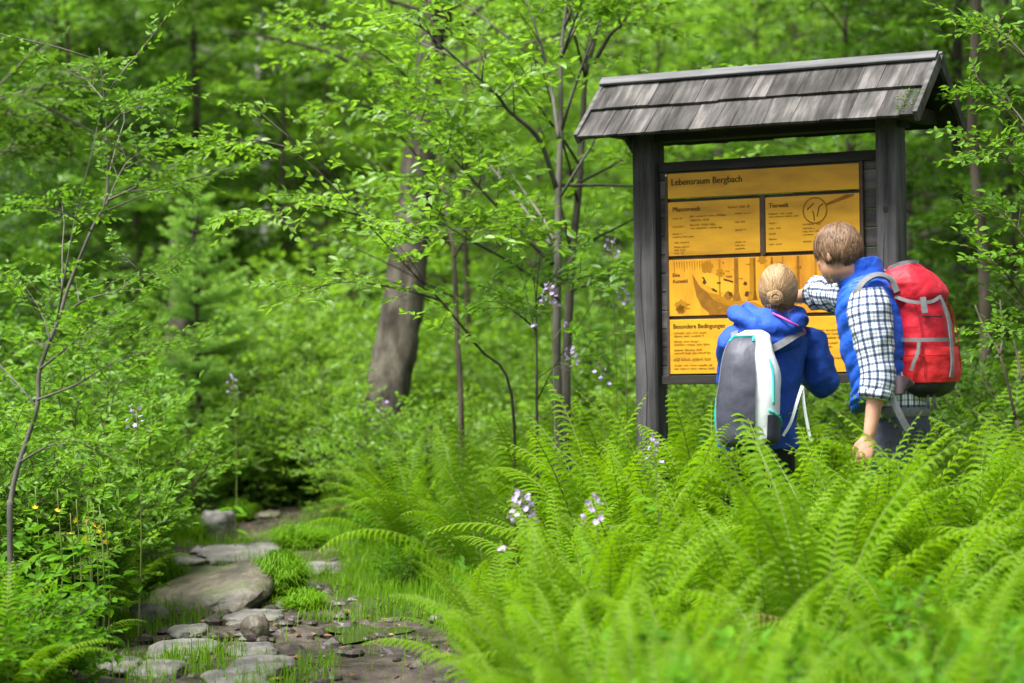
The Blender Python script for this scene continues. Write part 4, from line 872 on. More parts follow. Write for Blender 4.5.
# ------------------------------------------------------------------ ferns
def frond_mesh(seed, L=.85, e0=78, e1=-15, wmax=.17, droop=.5, npin=30, asym=0.0, mat='fern'):
    g = np.random.default_rng(seed); a_ = Acc(); N = 40
    s = np.linspace(0, 1, N); el = np.radians(e0 + (e1 - e0) * s ** 1.7); az = asym * (s ** 1.5) + g.normal(0, .03)
    T = np.stack([np.cos(el) * np.cos(az), np.cos(el) * np.sin(az), np.sin(el)], -1)
    C = np.concatenate([[np.zeros(3)], np.cumsum((T[:-1] + T[1:]) / 2 * L / (N - 1), 0)])
    tube(a_, C, .0036 * (1 - .82 * s), 5, 1, .5)
    P, Q, W, DD, NN, VV = [], [], [], [], [], []
    ss = .16 + .83 * (np.arange(npin) / npin) ** .93
    for sk in ss:
        i = sk * (N - 1); i0 = int(i); c = C[i0] + (C[min(i0 + 1, N - 1)] - C[i0]) * (i - i0); t = T[i0]
        side0 = nrm(np.cross(t, [0, 0, 1.0]) + 1e-6)
        x = (sk - .16) / .84
        wid = wmax * min(1, (x / .22 + .45)) * (1 - x ** 1.25) ** .85 + .006
        for sg in (-1, 1):
            w = wid * g.uniform(.86, 1.08)
            fw = .28 + .55 * x + g.normal(0, .05)
            d0 = nrm(side0 * sg + t * fw + np.array([0, 0, .10]))
            m_ = max(4, int(w / .0062))
            q = (np.arange(m_) + .5) / m_
            dr = droop * (.8 + .4 * g.random())
            pos = c + d0[None] * (q * w)[:, None] * (1 - .10 * dr * q[:, None]) - np.array([0, 0, 1.0]) * (dr * w * q ** 2.3)[:, None]
            tg = nrm(np.gradient(np.vstack([c, pos]), axis=0))[1:]
            nn = nrm(np.cross(tg, t) * sg); nn = np.where(nn[:, 2:3] < -.2, -nn, nn)
            lat = nrm(np.cross(nn, tg))
            # pinna midrib
            mr = np.vstack([c, pos]); k = len(mr); hw = .0011 * (1 - np.linspace(0, .7, k))[:, None]
            lt = np.vstack([lat[:1], lat])
            b = np.vstack([mr - lt * hw, mr + lt * hw]); ii = np.arange(k - 1)
            a_.add(b, np.stack([ii, ii + 1, ii + 1 + k, ii + k], -1), 0, .6)
            pl = .0098 * (w / .15) ** .5 * (1 - q) ** .55 * (1 - .25 * np.exp(-q * 9)) + .0022
            for s2 in (-1, 1):
                dd = nrm(lat * s2 + tg * .42 + nn * .10 + g.normal(0, .07, (m_, 3)))
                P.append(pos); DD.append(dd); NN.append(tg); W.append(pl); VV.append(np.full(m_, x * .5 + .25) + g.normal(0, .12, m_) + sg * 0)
    P, DD, NN, W, VV = map(np.concatenate, (P, DD, NN, W, VV))
    bw = .0021 + .05 * W; Wc = W[:, None]
    V = np.stack([P - NN * bw[:, None], P + DD * Wc * .55 - NN * bw[:, None] * 1.05, P + DD * Wc, P + DD * Wc * .62 + NN * bw[:, None] * 1.05, P + NN * bw[:, None]], 1)
    ii = np.arange(len(P))[:, None] * 5 + np.arange(5)[None]
    a_.add(V.reshape(-1, 3), ii, 0, np.repeat(np.clip(VV, 0, 1), 5))
    return a_.mesh('frond', [M[mat], M['stalk']], False)
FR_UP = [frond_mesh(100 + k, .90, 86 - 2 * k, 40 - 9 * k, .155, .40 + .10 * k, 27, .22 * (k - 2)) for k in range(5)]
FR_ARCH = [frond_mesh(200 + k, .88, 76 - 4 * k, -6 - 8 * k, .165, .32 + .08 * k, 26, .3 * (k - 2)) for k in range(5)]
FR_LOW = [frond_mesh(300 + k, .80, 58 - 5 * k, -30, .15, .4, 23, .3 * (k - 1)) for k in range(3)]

FR_DRY = [frond_mesh(400 + k, .80, 62 - 10 * k, -38, .12, .8, 24, .5 - k, 'fern_dry') for k in range(2)]

def fern(x, y, sc, label, group, n=11, lean=None, up=.5, seed=None):
    g = random.Random(seed if seed is not None else int(x * 9173 + y * 331))
    o = thing('fern', label, 'fern', (x, y, H(x, y) - .02), 0, group, sc)
    a0 = g.uniform(0, 6.28)
    for k in range(n):
        inner = k < n * up
        me = g.choice(FR_UP if inner else (FR_ARCH if k < n * .85 else FR_LOW))
        if not inner and g.random() < .10: me = g.choice(FR_DRY)
        az = a0 + k * 2.39996 + g.uniform(-.3, .3)
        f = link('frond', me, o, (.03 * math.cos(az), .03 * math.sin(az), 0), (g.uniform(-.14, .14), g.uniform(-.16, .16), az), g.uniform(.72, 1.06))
    return o
# outline the fern bank keeps under, in world terms: highest tip allowed at a given sight line
LIMX = np.array([300, 440, 500, 540, 600, 640, 690, 725, 760, 790, 830, 870, 905, 940, 985, 1030, 1200])
LIMY = np.array([560, 575, 560, 498, 492, 470, 478, 505, 470, 405, 425, 448, 452, 425, 395, 372, 360])
fern_xy = []
def try_fern(x, y, sc, label, group, **kw):
    for (a, b, c) in fern_xy:
        if math.hypot(a - x, b - y) < .205 * (c + sc) : return None
    for (a, b, r_) in KEEP:
        if math.hypot(a - x, b - y) < r_: return None
    fern_xy.append((x, y, sc)); return fern(x, y, sc, label, group, **kw)
KEEP = [(1.18, 10.55, .20), (1.64, 10.05, .22), (BO[0] - .55, BO[1] + .31, .12), (BO[0] + .55, BO[1] - .31, .12)]
g = random.Random(21)
ZN = [   # zone: X range at depth, Y range, tries, label, group
 ('front', 4.4, 6.2, 26), ('mid', 6.2, 8.6, 150), ('near', 8.6, 10.9, 260)]
for nm, y0, y1, tries in ZN:
    for t_ in range(tries):
        y = g.uniform(y0, y1); px = g.uniform(470 if y < 8 else 520, 1120)
        if y < 5.2 and px < 640: continue
        if y < 6.5 and px < 560: continue
        if y < 7.9 and 770 < px < 1080 and g.random() < .72: continue
        x = (px - 512) / 2418 * y
        if pdist(np.array([x]), np.array([y]))[0] > -.35: continue
        lim = np.interp(px, LIMX, LIMY)
        if y < 6.2: lim = max(lim, 600)
        elif y < 8.2: lim = max(lim, 535 + 40 * (8.2 - y))
        zt = CAM[2] - (lim - 369) / 2418 * y - H(x, y)
        sc = min(zt / .74, 1.4)
        if sc < .42: continue
        sc *= g.uniform(.88, 1.06)
        where = ('left of the two hikers' if px < 690 else 'right in front of the woman' if px < 800 else 'in front of the man' if px < 930 else 'right of the man')
        lab = {'front': 'blurred fern close to the camera ' + where, 'mid': 'bright fern in the middle of the bank ' + where, 'near': 'tall upright fern among its neighbours ' + where}[nm]
        try_fern(x, y, sc, lab, 'ferns, ' + lab, n=g.choice([9, 10, 11, 12]), up=.6 if nm != 'front' else .4)
for px, y, top in ((745, 9.95, 482), (790, 9.9, 402), (815, 9.6, 432), (722, 9.7, 497), (862, 9.35, 440), (885, 9.5, 440), (912, 9.45, 443), (940, 9.9, 418), (842, 9.2, 452), (770, 9.5, 468), (965, 9.6, 402), (1000, 9.9, 385), (690, 9.9, 470), (628, 10.7, 408), (655, 10.5, 418), (600, 10.9, 402), (676, 10.75, 390), (702, 10.9, 398), (640, 10.2, 440), (745, 9.7, 500), (866, 9.55, 432), (856, 9.45, 446)):
    x = (px - 512) / 2418 * y; sc = (CAM[2] - (top - 369) / 2418 * y - H(x, y)) / .76
    lab = 'fern hiding the foot of the left board post' if px < 708 else 'fern hiding the legs of the two hikers' if px < 925 else 'tall fern right beside the red backpack'
    fern_xy.append((x, y, .4)); fern(x, y, sc, lab, 'ferns, ' + lab, n=11, up=.75)
for px, y, top in ((520, 7.7, 560), (562, 7.3, 570), (500, 8.4, 548), (545, 8.1, 505), (590, 7.0, 580), (622, 6.5, 600), (482, 9.2, 535), (470, 10.0, 520), (575, 8.6, 500), (612, 8.4, 496), (540, 6.9, 622), (505, 7.2, 628)):
    x = (px - 512) / 2418 * y; sc = (CAM[2] - (top - 369) / 2418 * y - H(x, y)) / .76
    fern_xy.append((x, y, .4)); fern(x, y, max(sc, .5), 'upright bright fern at the left end of the front bank beside the grass', 'ferns at the left end of the front bank', n=10, up=.6)
# ferns under and beside the board, then the clump at the bend of the path
for t_ in range(190):
    y = g.uniform(10.9, 14.5); px = g.uniform(355, 1060)
    x = (px - 512) / 2418 * y
    if pdist(np.array([x]), np.array([y]))[0] > -.28: continue
    lim = np.interp(px, [380, 440, 520, 600, 660, 720, 860, 940, 1060], [455, 430, 410, 395, 386, 384, 400, 380, 370])
    zt = CAM[2] - (lim - 369) / 2418 * y - H(x, y); sc = min(zt / .68, 1.4) * g.uniform(.85, 1.0)
    if sc < .5: continue
    lab = 'arching fern in the clump beside the bend of the path' if px < 545 else 'fern between the young tree and the left board post' if px < 650 else 'fern growing behind and under the yellow board'
    try_fern(x, y, sc, lab, 'ferns, ' + lab, n=g.choice([11, 12, 14]), up=.4)
for t_ in range(60):
    y = g.uniform(14.5, 22); px = g.uniform(330, 700); x = (px - 512) / 2418 * y
    if pdist(np.array([x]), np.array([y]))[0] > -.4: continue
    lab = 'pale fern around the foot of the leaning trunk' if px < 470 else 'pale fern deep behind the young tree'
    try_fern(x, y, g.uniform(.7, 1.0), lab, 'ferns, ' + lab, n=9, up=.4)
for (px, y, s_) in ((70, 10.2, .5), (40, 11, .6), (120, 12.5, .6), (12, 8.9, .62), (40, 9.3, .5), (-20, 8.7, .6), (8, 9.9, .7)):
    x = (px - 512) / 2418 * y; try_fern(x, y, s_, 'small fern in the herbs on the left bank', 'ferns on the left bank', n=8, up=.2)

# ------------------------------------------------------------------ trees
def wob(P, amp, seed):
    P = np.asarray(P, float); return P + amp * np.stack([fbm(P * 1.7 + seed, 2), fbm(P * 1.7 + seed + 40, 2), 0 * P[:, 0]], -1)
def crown_from_limbs(limbs, acc_t, acc_c, subs=7, tw=5, K=9, leaf=.075, twl=.34, subl=.38, seed=1, twig_mat=None, flat=1.0, bmat=0, lw=.55, tmin=.22):
    g = np.random.default_rng(seed); S, D, Ln, VA = [], [], [], []
    for P, r0 in limbs:
        P = np.asarray(P, float); n = len(P); Ltot = np.linalg.norm(np.diff(P, axis=0), axis=1).sum()
        tube(acc_t, P, r0 * (1 - .85 * np.linspace(0, 1, n)), 5, bmat)
        T = nrm(np.gradient(P, axis=0)); va = g.random()
        for k in range(subs):
            q = tmin + (1 - tmin) * (k + g.random()) / subs; i = min(int(q * (n - 1)), n - 2); c = P[i] + (P[i + 1] - P[i]) * (q * (n - 1) - i); t = T[i]
            side = nrm(np.cross(t, [0, 0, 1.0]) + g.normal(0, .2, 3)); sg = 1 if k % 2 else -1
            d = nrm(t * g.uniform(.5, 1.0) + side * sg * g.uniform(.5, 1.0) + np.array([0, 0, g.uniform(-.1, .28)]))
            L = subl * Ltot * (1.1 - .6 * q) * g.uniform(.7, 1.25) + .12
            Q = c + d * (np.linspace(0, 1, 5) * L)[:, None]; Q[:, 2] -= .12 * L * np.linspace(0, 1, 5) ** 2
            Q = Q + g.normal(0, .012 * L, Q.shape) * np.linspace(0, 1, 5)[:, None]
            tube(acc_t, Q, max(r0 * .3, .0022) * (1 - .75 * np.linspace(0, 1, 5)), 4, bmat)
            for w in range(tw):
                qq = .2 + .8 * (w + g.random()) / tw; c2 = Q[0] + (Q[-1] - Q[0]) * qq; sd2 = nrm(np.cross(d, [0, 0, 1.0]) + g.normal(0, .25, 3))
                S.append(c2); D.append(d * g.uniform(.4, 1) + sd2 * (1 if w % 2 else -1) * g.uniform(.4, 1.0) + np.array([0, 0, g.uniform(-.15, .25)])); Ln.append(twl * g.uniform(.6, 1.25)); VA.append(np.clip(va + g.normal(0, .2), 0, 1))
    twigs(acc_c, np.array(S), np.array(D), np.array(Ln), K, leaf, lw, 0, twig_mat, flat=flat, var=np.array(VA))
def tree_parts(seed, Ht=10, r0=.12, cb=1.4, nl=26, spread=1.9, leaf=.08, lean=(0, 0), subs=7, tw=5, K=8, thin=1.0, twl=.36):
    g = np.random.default_rng(seed); ta, ca = Acc(), Acc()
    z = np.linspace(-.2, Ht, 16); P = np.stack([lean[0] * z, lean[1] * z, z], -1); P = wob(P, .10 * thin, seed)
    rr = r0 * (1 - .85 * np.linspace(0, 1, 16) ** 1.2); rr[0] *= 1.35
    tube(ta, P, rr, 10, 0)
    limbs = []
    for k in range(nl):
        q = (k + g.random()) / nl; zz = cb + (Ht * .97 - cb) * q; c = np.array([np.interp(zz, z, P[:, j]) for j in range(3)])
        az = k * 2.4 + g.normal(0, .4); L = spread * (1.0 - .65 * q) * g.uniform(.65, 1.2); el = g.uniform(.15, .55) + .3 * q
        s = np.linspace(0, 1, 8); Q = c + np.stack([np.cos(az) * np.cos(el * (1 - .6 * s)) * L * s, np.sin(az) * np.cos(el * (1 - .6 * s)) * L * s, np.sin(el) * L * (s - .38 * s ** 2)], -1)
        limbs.append((wob(Q, .06, seed + k), max(.012, np.interp(zz, z, rr) * .35)))
    crown_from_limbs(limbs, ta, ca, subs, tw, K, leaf, twl, .36, seed)
    return ta, ca
def tree(tmpl, x, y, sc, rz, label, group, cmat=None):
    o = thing('broadleaf_tree', label, 'tree', (x, y, H(x, y)), rz, group, sc)
    link('trunk', tmpl[0], o)
    link('crown', tmpl[1], o)
    return o
def tmpl(seed, bark, leafm, **kw):
    ta, ca = tree_parts(seed, **kw); return ta.mesh('trunk', M[bark]), ca.mesh('crown', [M[leafm]], False)
T_BRIGHT = [tmpl(31, 'bark', 'leaf_beech', Ht=6.2, r0=.05, cb=.5, nl=28, spread=1.7, leaf=.085), tmpl(32, 'bark', 'leaf_beech', Ht=5.8, r0=.045, cb=.4, nl=28, spread=1.6, leaf=.08)]
T_WOOD = [tmpl(41, 'bark', 'leaf_wood', Ht=6.3, r0=.06, cb=.4, nl=36, spread=2.1, leaf=.095), tmpl(42, 'bark', 'leaf_wood', Ht=6.0, r0=.05, cb=.3, nl=36, spread=2.0, leaf=.09)]
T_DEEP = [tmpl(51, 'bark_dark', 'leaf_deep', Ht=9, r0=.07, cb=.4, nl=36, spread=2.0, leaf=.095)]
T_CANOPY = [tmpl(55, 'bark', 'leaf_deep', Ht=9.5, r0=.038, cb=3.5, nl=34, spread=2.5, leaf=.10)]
T_PALE = [tmpl(61, 'bark_pale', 'leaf_wood', Ht=9, r0=.08, cb=3.5, nl=22, spread=1.9, leaf=.09)]
g = random.Random(5)
BT = [(982, 15.4, T_CANOPY, 1.0), (1062, 14.2, T_CANOPY, 1.05), (1010, 19, T_CANOPY, 1.1),   # photo x, depth, templates, scale, words
 (200, 24, T_DEEP, .85), (60, 24, T_WOOD, 1.0), (240, 28, T_DEEP, .95), (70, 23.0, T_WOOD, .9), (140, 26, T_WOOD, 1.0), (-90, 19, T_WOOD, .8), (285, 27, T_BRIGHT, 1.0), (-130, 16, T_WOOD, .7), (-40, 22, T_WOOD, .95), (130, 33, T_PALE, 1.1), (265, 31, T_PALE, 1.0), (15, 30, T_WOOD, 1.1), (110, 28, T_BRIGHT, 1.1),
 (300, 36, T_BRIGHT, 1.35), (330, 26, T_BRIGHT, 1.1), (285, 24, T_BRIGHT, .85), (395, 31, T_BRIGHT, 1.2), (450, 27, T_BRIGHT, 1.1), (500, 34, T_BRIGHT, 1.3), (540, 25, T_BRIGHT, 1.1),
 (470, 21, T_BRIGHT, .75), (610, 29, T_BRIGHT, 1.15), (660, 22, T_BRIGHT, 1.05), (720, 27, T_BRIGHT, 1.2), (760, 21, T_BRIGHT, 1.0), (800, 32, T_WOOD, 1.1), (850, 19, T_WOOD, .95),
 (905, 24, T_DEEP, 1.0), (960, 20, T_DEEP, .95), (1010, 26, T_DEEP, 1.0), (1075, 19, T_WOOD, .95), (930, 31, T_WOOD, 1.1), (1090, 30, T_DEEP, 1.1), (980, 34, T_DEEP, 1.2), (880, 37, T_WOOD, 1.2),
 (170, 38, T_WOOD, 1.2), (60, 38, T_DEEP, 1.2), (-60, 32, T_WOOD, 1.2), (360, 40, T_BRIGHT, 1.5), (440, 42, T_BRIGHT, 1.5), (570, 40, T_BRIGHT, 1.5), (650, 40, T_WOOD, 1.2), (740, 41, T_DEEP, 1.2),
 (240, 44, T_DEEP, 1.2), (-120, 26, T_WOOD, 1.0), (1160, 24, T_WOOD, 1.0), (1180, 34, T_DEEP, 1.2), (-140, 40, T_DEEP, 1.2), (1040, 42, T_WOOD, 1.2), (110, 46, T_WOOD, 1.3), (310, 47, T_DEEP, 1.3), (500, 47, T_DEEP, 1.3), (820, 46, T_DEEP, 1.3)]
for k, (px, y, tl, s_) in enumerate(BT):
    x = (px - 512) / 2418 * y
    kind = {id(T_BRIGHT): 'bright green slender tree', id(T_WOOD): 'mid green leafy tree', id(T_DEEP): 'dark green dense tree', id(T_PALE): 'pale barked birch', id(T_CANOPY): 'thin tall tree with a high dark crown'}[id(tl)]
    far = 'far back in the wood ' if y > 33 else ''
    pl = ('at the left edge of the picture' if px < 60 else 'beyond the small spruce' if px < 240 else 'between the spruce and the leaning trunk' if px < 370 else
          'behind the leaning trunk' if px < 480 else 'behind the many stemmed young tree' if px < 620 else 'behind the board roof' if px < 870 else 'right of the board roof')
    lab = f'{kind} {far}{pl}'
    tree(tl[k % len(tl)], x, y, (min(max(y / 28, .75), 1.5) if tl not in (T_DEEP, T_CANOPY) else s_) * g.uniform(.92, 1.1), g.uniform(0, 6.28), lab, 'trees, ' + lab)

# the big leaning trunk
b0 = at(386, 408, 17.0); b1 = at(419, 165, 17.4); b2 = at(446, -60, 17.8)
gz = H(b0[0], b0[1])
o = thing('old_tree', 'thick leaning old tree trunk with mossy grey brown bark left of the sign', 'tree', (b0[0], b0[1], gz))
dirn = (b1 - b0); base = b0 + dirn / dirn[2] * (gz - .15 - b0[2])
P = spline([base, b0, (b0 + b1) / 2 + [.02, 0, 0], b1, b2, b2 + (b2 - b1) * 1.6], 40) - np.array([b0[0], b0[1], gz])
a_ = Acc(); th_ = np.arange(20) * 2 * math.pi / 20
secs = [(p, (1, 0, 0), (0, 1, 0), r_, r_) for p, r_ in zip(P[::4], np.linspace(.185, .085, 10) * np.array([1.25, 1.02] + [1] * 8))]
loft(a_, secs, 28, 70, 0, .022, 7.0)
for (q, az, L_) in ((26, 3.3, 1.5), (28, 5.6, 1.2)):
    c = P[q]; e = c + np.array([math.cos(az), math.sin(az), .35]) * L_; tube(a_, wob(spline([c, (c + e) / 2 + [0, 0, .1], e], 10), .08, q), .022 * (1 - .8 * np.linspace(0, 1, 10)), 5)
a_.build('trunk', M['bark_moss'], o)
ca, ta = Acc(), Acc(); limbs = []
for k in range(22):
    q = 27 + int(k * .55); c = P[min(q, 39)]; az = k * 2.4; L_ = g.uniform(1.0, 1.9); s = np.linspace(0, 1, 8)
    limbs.append((c + np.stack([np.cos(az) * L_ * s, np.sin(az) * L_ * s, .3 * L_ * s], -1), .018))
crown_from_limbs(limbs, ta, ca, 7, 5, 8, .08, .36, .36, 77); ta.build('limbs', M['bark'], o); ca.build('crown', [M['leaf_beech']], o, False)

# the young many-stemmed tree left of the board, stems read off the photograph at their own depth
def stemtree(name, label, cat, group, Y0, paths, radius, leafm, bark, twkw, base_px, dys=None):
    bx = at(base_px[0], base_px[1], Y0); gz_ = H(bx[0], Y0); o = thing(name, label, cat, (bx[0], Y0, gz_), 0, group); org = np.array([bx[0], Y0, gz_])
    ta, ca = Acc(), Acc(); limbs = []
    for k, (pp, r_, dy) in enumerate(paths):
        n_ = len(pp); Q = np.array([at(px, py, Y0 + dy * i_ / (n_ - 1)) for i_, (px, py) in enumerate(pp)]) - org
        if pp[0] == base_px: Q = np.vstack([[Q[0][0], Q[0][1], -.1], Q])
        limbs.append((spline(Q, max(10, 5 * n_)), r_))
    crown_from_limbs(limbs, ta, ca, seed=len(paths) * 7, **twkw)
    ta.build('trunk', M[bark], o); ca.build('crown', [M[leafm], M['twig']], o, False); return o
B = (558, 405)
stemtree('young_tree', 'slim young tree with several thin dark stems left of the board roof', 'tree', None, 13.2, [
  ([B, (557, 352), (558, 260), (559, 187), (561, 126), (561, 58), (566, 6), (570, -70)], .034, .3),
  ([(559, 138), (552, 92), (541, 44), (526, 0), (515, -40)], .014, .5),
  ([(561, 58), (575, 20), (590, -20)], .012, -.4),
  ([(556, 187), (538, 138), (509, 111), (493, 91), (441, 45), (405, 10)], .016, -.9),
  ([(553, 264), (524, 236), (482, 190), (455, 160), (420, 120)], .013, -.6),
  ([(551, 245), (531, 218), (508, 187), (481, 155), (462, 128), (430, 95)], .012, .7),
  ([(559, 300), (520, 268), (470, 240), (430, 215)], .011, -1.1)], .034, 'leaf_beech', 'bark_grey', dict(subs=9, tw=6, K=8, leaf=.068, twl=.30, subl=.34, twig_mat=1, tmin=.35), B)
B = (566, 400)
stemtree('young_tree', 'slim young tree whose stem vanishes behind the left end of the roof', 'tree', None, 13.9, [
  ([B, (568, 341), (572, 260), (579, 190), (583, 123), (586, 73), (595, 40), (603, -10), (608, -60)], .036, .4),
  ([(594, 63), (610, 35), (622, 24), (634, 4), (650, -30)], .014, -.3),
  ([(586, 73), (588, 40), (600, 10)], .012, .4),
  ([(580, 182), (600, 172), (625, 158), (645, 140)], .010, -.2),
  ([(574, 250), (600, 236), (640, 215), (690, 180)], .011, .5),
  ([(571, 290), (605, 280), (660, 262)], .010, .6)], .036, 'leaf_beech', 'bark_dark', dict(subs=8, tw=5, K=8, leaf=.068, twl=.30, subl=.34, twig_mat=1, tmin=.3), B)
B = (512, 398)
stemtree('young_tree', 'leaning bare stemmed sapling spreading bright leaves over the fern clump', 'tree', None, 12.6, [
  ([B, (479, 348), (440, 300), (410, 270), (360, 215), (300, 150), (262, 95)], .009, -.5),
  ([(440, 300), (405, 290), (350, 282), (300, 290)], .008, -.3),
  ([(410, 270), (380, 225), (340, 190)], .008, .6),
  ([(360, 215), (310, 205), (262, 210)], .007, -.5),
  
  ([(300, 150), (250, 140), (225, 150)], .007, .2)], .014, 'leaf_beech', 'bark_dark', dict(subs=6, tw=4, K=7, leaf=.060, twl=.24, subl=.30, twig_mat=1, tmin=.2), B)
B = (461, 402)
stemtree('young_tree', 'thin grey sapling standing just right of the leaning trunk', 'tree', None, 14.6, [
  ([B, (457, 330), (454, 257), (445, 200), (436, 120), (420, 50), (405, -20)], .022, .5),
  ([(445, 200), (420, 160), (385, 120), (345, 90)], .010, -.6), ([(440, 150), (465, 110), (480, 60), (485, 10)], .010, .4),
  ([(436, 120), (400, 70), (360, 40), (310, 20)], .010, -.6), ([(454, 257), (470, 235), (495, 222)], .008, -.4)], .022, 'leaf_beech', 'bark', dict(subs=7, tw=4, K=8, leaf=.064, twl=.28, subl=.36, twig_mat=1, tmin=.3), B)
B = (537, 420)
stemtree('sapling', 'very thin straight sapling in front of the young tree', 'tree', None, 12.4, [
  ([B, (537, 360), (536, 300), (531, 262)], .011, .1), ([(537, 330), (515, 312), (492, 300)], .006, -.2), ([(536, 300), (560, 285), (582, 278)], .006, .1)], .011, 'leaf_wood', 'bark_dark', dict(subs=6, tw=4, K=7, leaf=.055, twl=.22, subl=.4, twig_mat=1), B)
# left sapling
B = (10, 520)
stemtree('sapling', 'tall thin crooked sapling with small pale leaves at the left edge', 'tree', None, 9.6, [
  ([B, (11, 500), (18, 467), (37, 408), (40, 369), (59, 318), (68, 288), (91, 231), (105, 203), (108, 174), (106, 117), (101, 67), (99, 48)], .0135, .3),
  ([(108, 200), (130, 190), (148, 180), (163, 172)], .006, -.2), ([(106, 205), (125, 165), (147, 150)], .005, .25), ([(106, 130), (125, 110), (142, 98)], .004, -.15),
  ([(104, 100), (88, 82), (74, 70)], .004, .15), ([(40, 369), (70, 345), (95, 322)], .006, -.2), ([(20, 462), (48, 446), (72, 438)], .006, -.2), ([(59, 318), (85, 300), (118, 290), (140, 270)], .006, .3),
  ([(37, 400), (75, 385), (110, 365), (150, 350)], .006, -.35), ([(50, 340), (40, 310), (20, 280)], .005, .2), ([(91, 231), (70, 215), (45, 205)], .005, -.2)], .0135, 'leaf_willow', 'bark_grey', dict(subs=7, tw=4, K=8, leaf=.036, twl=.16, subl=.34, twig_mat=1, tmin=.25), B)
# dark branch entering at the upper left
B = (-60, 560)
stemtree('shrub', 'dark leaved branch of a shrub reaching in at the upper left corner', 'shrub', None, 8.6, [
  ([B, (-70, 400), (-60, 250), (-40, 130), (5, 98), (40, 98)], .02, -.3), ([(-40, 130), (0, 115), (30, 118)], .008, .2), ([(-60, 250), (-20, 170), (10, 150)], .008, 0)], .02, 'leaf_deep', 'bark_dark', dict(subs=8, tw=4, K=8, leaf=.045, twl=.15, subl=.22, twig_mat=1, tmin=.55), B)
# right edge shrub with pale leaf sprays
B = (1062, 470)
stemtree('shrub', 'loose shrub with pale leaf sprays reaching in at the right edge', 'shrub', None, 10.8, [
  ([B, (1062, 360), (1056, 270), (1036, 190), (1030, 110), (1028, 40)], .014, .3), ([(1050, 330), (1022, 295), (1003, 270), (990, 255)], .006, -.3), ([(1045, 270), (1015, 225), (995, 205)], .006, .3),
  ([(1036, 190), (1008, 160), (988, 148)], .006, -.2), ([(1030, 130), (1010, 105), (990, 92)], .005, .2), ([(1053, 350), (1028, 335), (1008, 332)], .005, -.2), ([(1029, 60), (1005, 35), (985, 22)], .005, .2)], .014, 'leaf_willow', 'bark', dict(subs=7, tw=4, K=7, leaf=.044, twl=.17, subl=.2, twig_mat=1, tmin=.3), B)
# dead grey branches at the right
a_ = Acc(); o0 = at(1010, 410, 12.0)
for pp in ([(1016, 420), (1000, 355), (985, 330), (975, 305)], [(1000, 355), (1003, 330), (1000, 300)], [(1022, 380), (1015, 345), (1010, 330)]):
    tube(a_, spline([at(px, py, 12.0 + .1 * k) - o0 for k, (px, py) in enumerate(pp)], 12), .008 * (1 - .6 * np.linspace(0, 1, 12)), 5)
q0 = at(1016, 420, 12.0) - o0; tube(a_, spline([q0, q0 + [.05, 0, -.25], [q0[0] + .06, 0, H(o0[0], 12) - o0[2] - .05]], 8), .009, 5)
tag(link('dead_branch', a_.mesh('dead_branch', M['bark']), None, o0), 'bare grey dead branch standing in the shade right of the red backpack', 'branch')

# small spruce
def spruce(px, Y, hgt, label, w=.62, seed=4):
    g_ = np.random.default_rng(seed); x = (px - 512) / 2418 * Y; o = thing('spruce', label, 'tree', (x, Y, H(x, Y)))
    ta, ca = Acc(), Acc(); tube(ta, np.stack([0.012 * np.sin(np.linspace(0, 5, 12)), np.zeros(12), np.linspace(-.1, hgt, 12)], -1), np.linspace(.032, .004, 12), 7)
    S, E, VV = [], [], []
    z = .18
    while z < hgt - .06:
        q = z / hgt; nb_ = 6
        for k in range(nb_):
            az = g_.random() * 6.28; L = w * (1 - q) ** .85 * g_.uniform(.75, 1.12) + .07; el = -.15 + .75 * q + g_.normal(0, .06)
            s = np.linspace(0, 1, 7); Q = np.stack([np.cos(az) * np.cos(el) * L * s, np.sin(az) * np.cos(el) * L * s, np.sin(el) * L * s - .10 * L * s + .16 * L * s ** 2 + z], -1)
            tube(ta, Q, .006 * (1 - .8 * s), 4); d = nrm(Q[-1] - Q[0]); sd_ = nrm(np.cross(d, [0, 0, 1.0]))
            S.append(Q[3]); E.append(Q[6]); VV.append(.75); S.append(Q[1]); E.append(Q[3]); VV.append(.35)
            m_ = max(3, int(L / .062))
            for i_ in range(m_):
                for sg in (-1, 1):
                    t_ = .18 + .8 * (i_ + .5 * g_.random()) / m_; c = Q[0] + (Q[-1] - Q[0]) * t_; c[2] = np.interp(t_, s, Q[:, 2]); l_ = L * .42 * (1 - t_ * .75) * g_.uniform(.7, 1.2) + .03
                    S.append(c); E.append(c + (d * .75 + sd_ * sg * .75 + np.array([0, 0, -.08 + g_.normal(0, .08)])) * l_); VV.append(.2 + .6 * t_ + .15 * g_.random())
        z += .130 * (1.1 - .4 * q)
    for k in range(5): S.append(np.array([0, 0, hgt - .05])); a = k * 1.26; E.append(np.array([.09 * math.cos(a), .09 * math.sin(a), hgt + .06])); VV.append(.95)
    S.append(np.array([0, 0, hgt - .2])); E.append(np.array([0, 0, hgt + .22])); VV.append(.95)
    S, E, VV = np.array(S), np.array(E), np.array(VV); Ls = np.linalg.norm(E - S, axis=1); nn_ = np.maximum(8, (Ls / .0042).astype(int))
    idx = np.repeat(np.arange(len(S)), nn_); t = rng.random(len(idx)); d = nrm(E - S)[idx]; R = nrm(np.cross(d, rng.normal(size=d.shape)))
    leaves(ca, S[idx] + (E - S)[idx] * t[:, None], d * .75 + R * .75, R, .026 + .008 * rng.random(len(idx)), .22, 0, np.clip(VV[idx] + .3 * t - .15, 0, 1), .05)
    ta.build('trunk', M['bark_dark'], o); ca.build('crown', [M['spruce']], o, False); return o
spruce(197, 17.5, 2.30, 'small spruce with light green shoot tips and dark inner branches beside the path', .85)
spruce(592, 17.5, 1.25, 'little dark spruce standing in the shade behind the young tree', .5, 9)
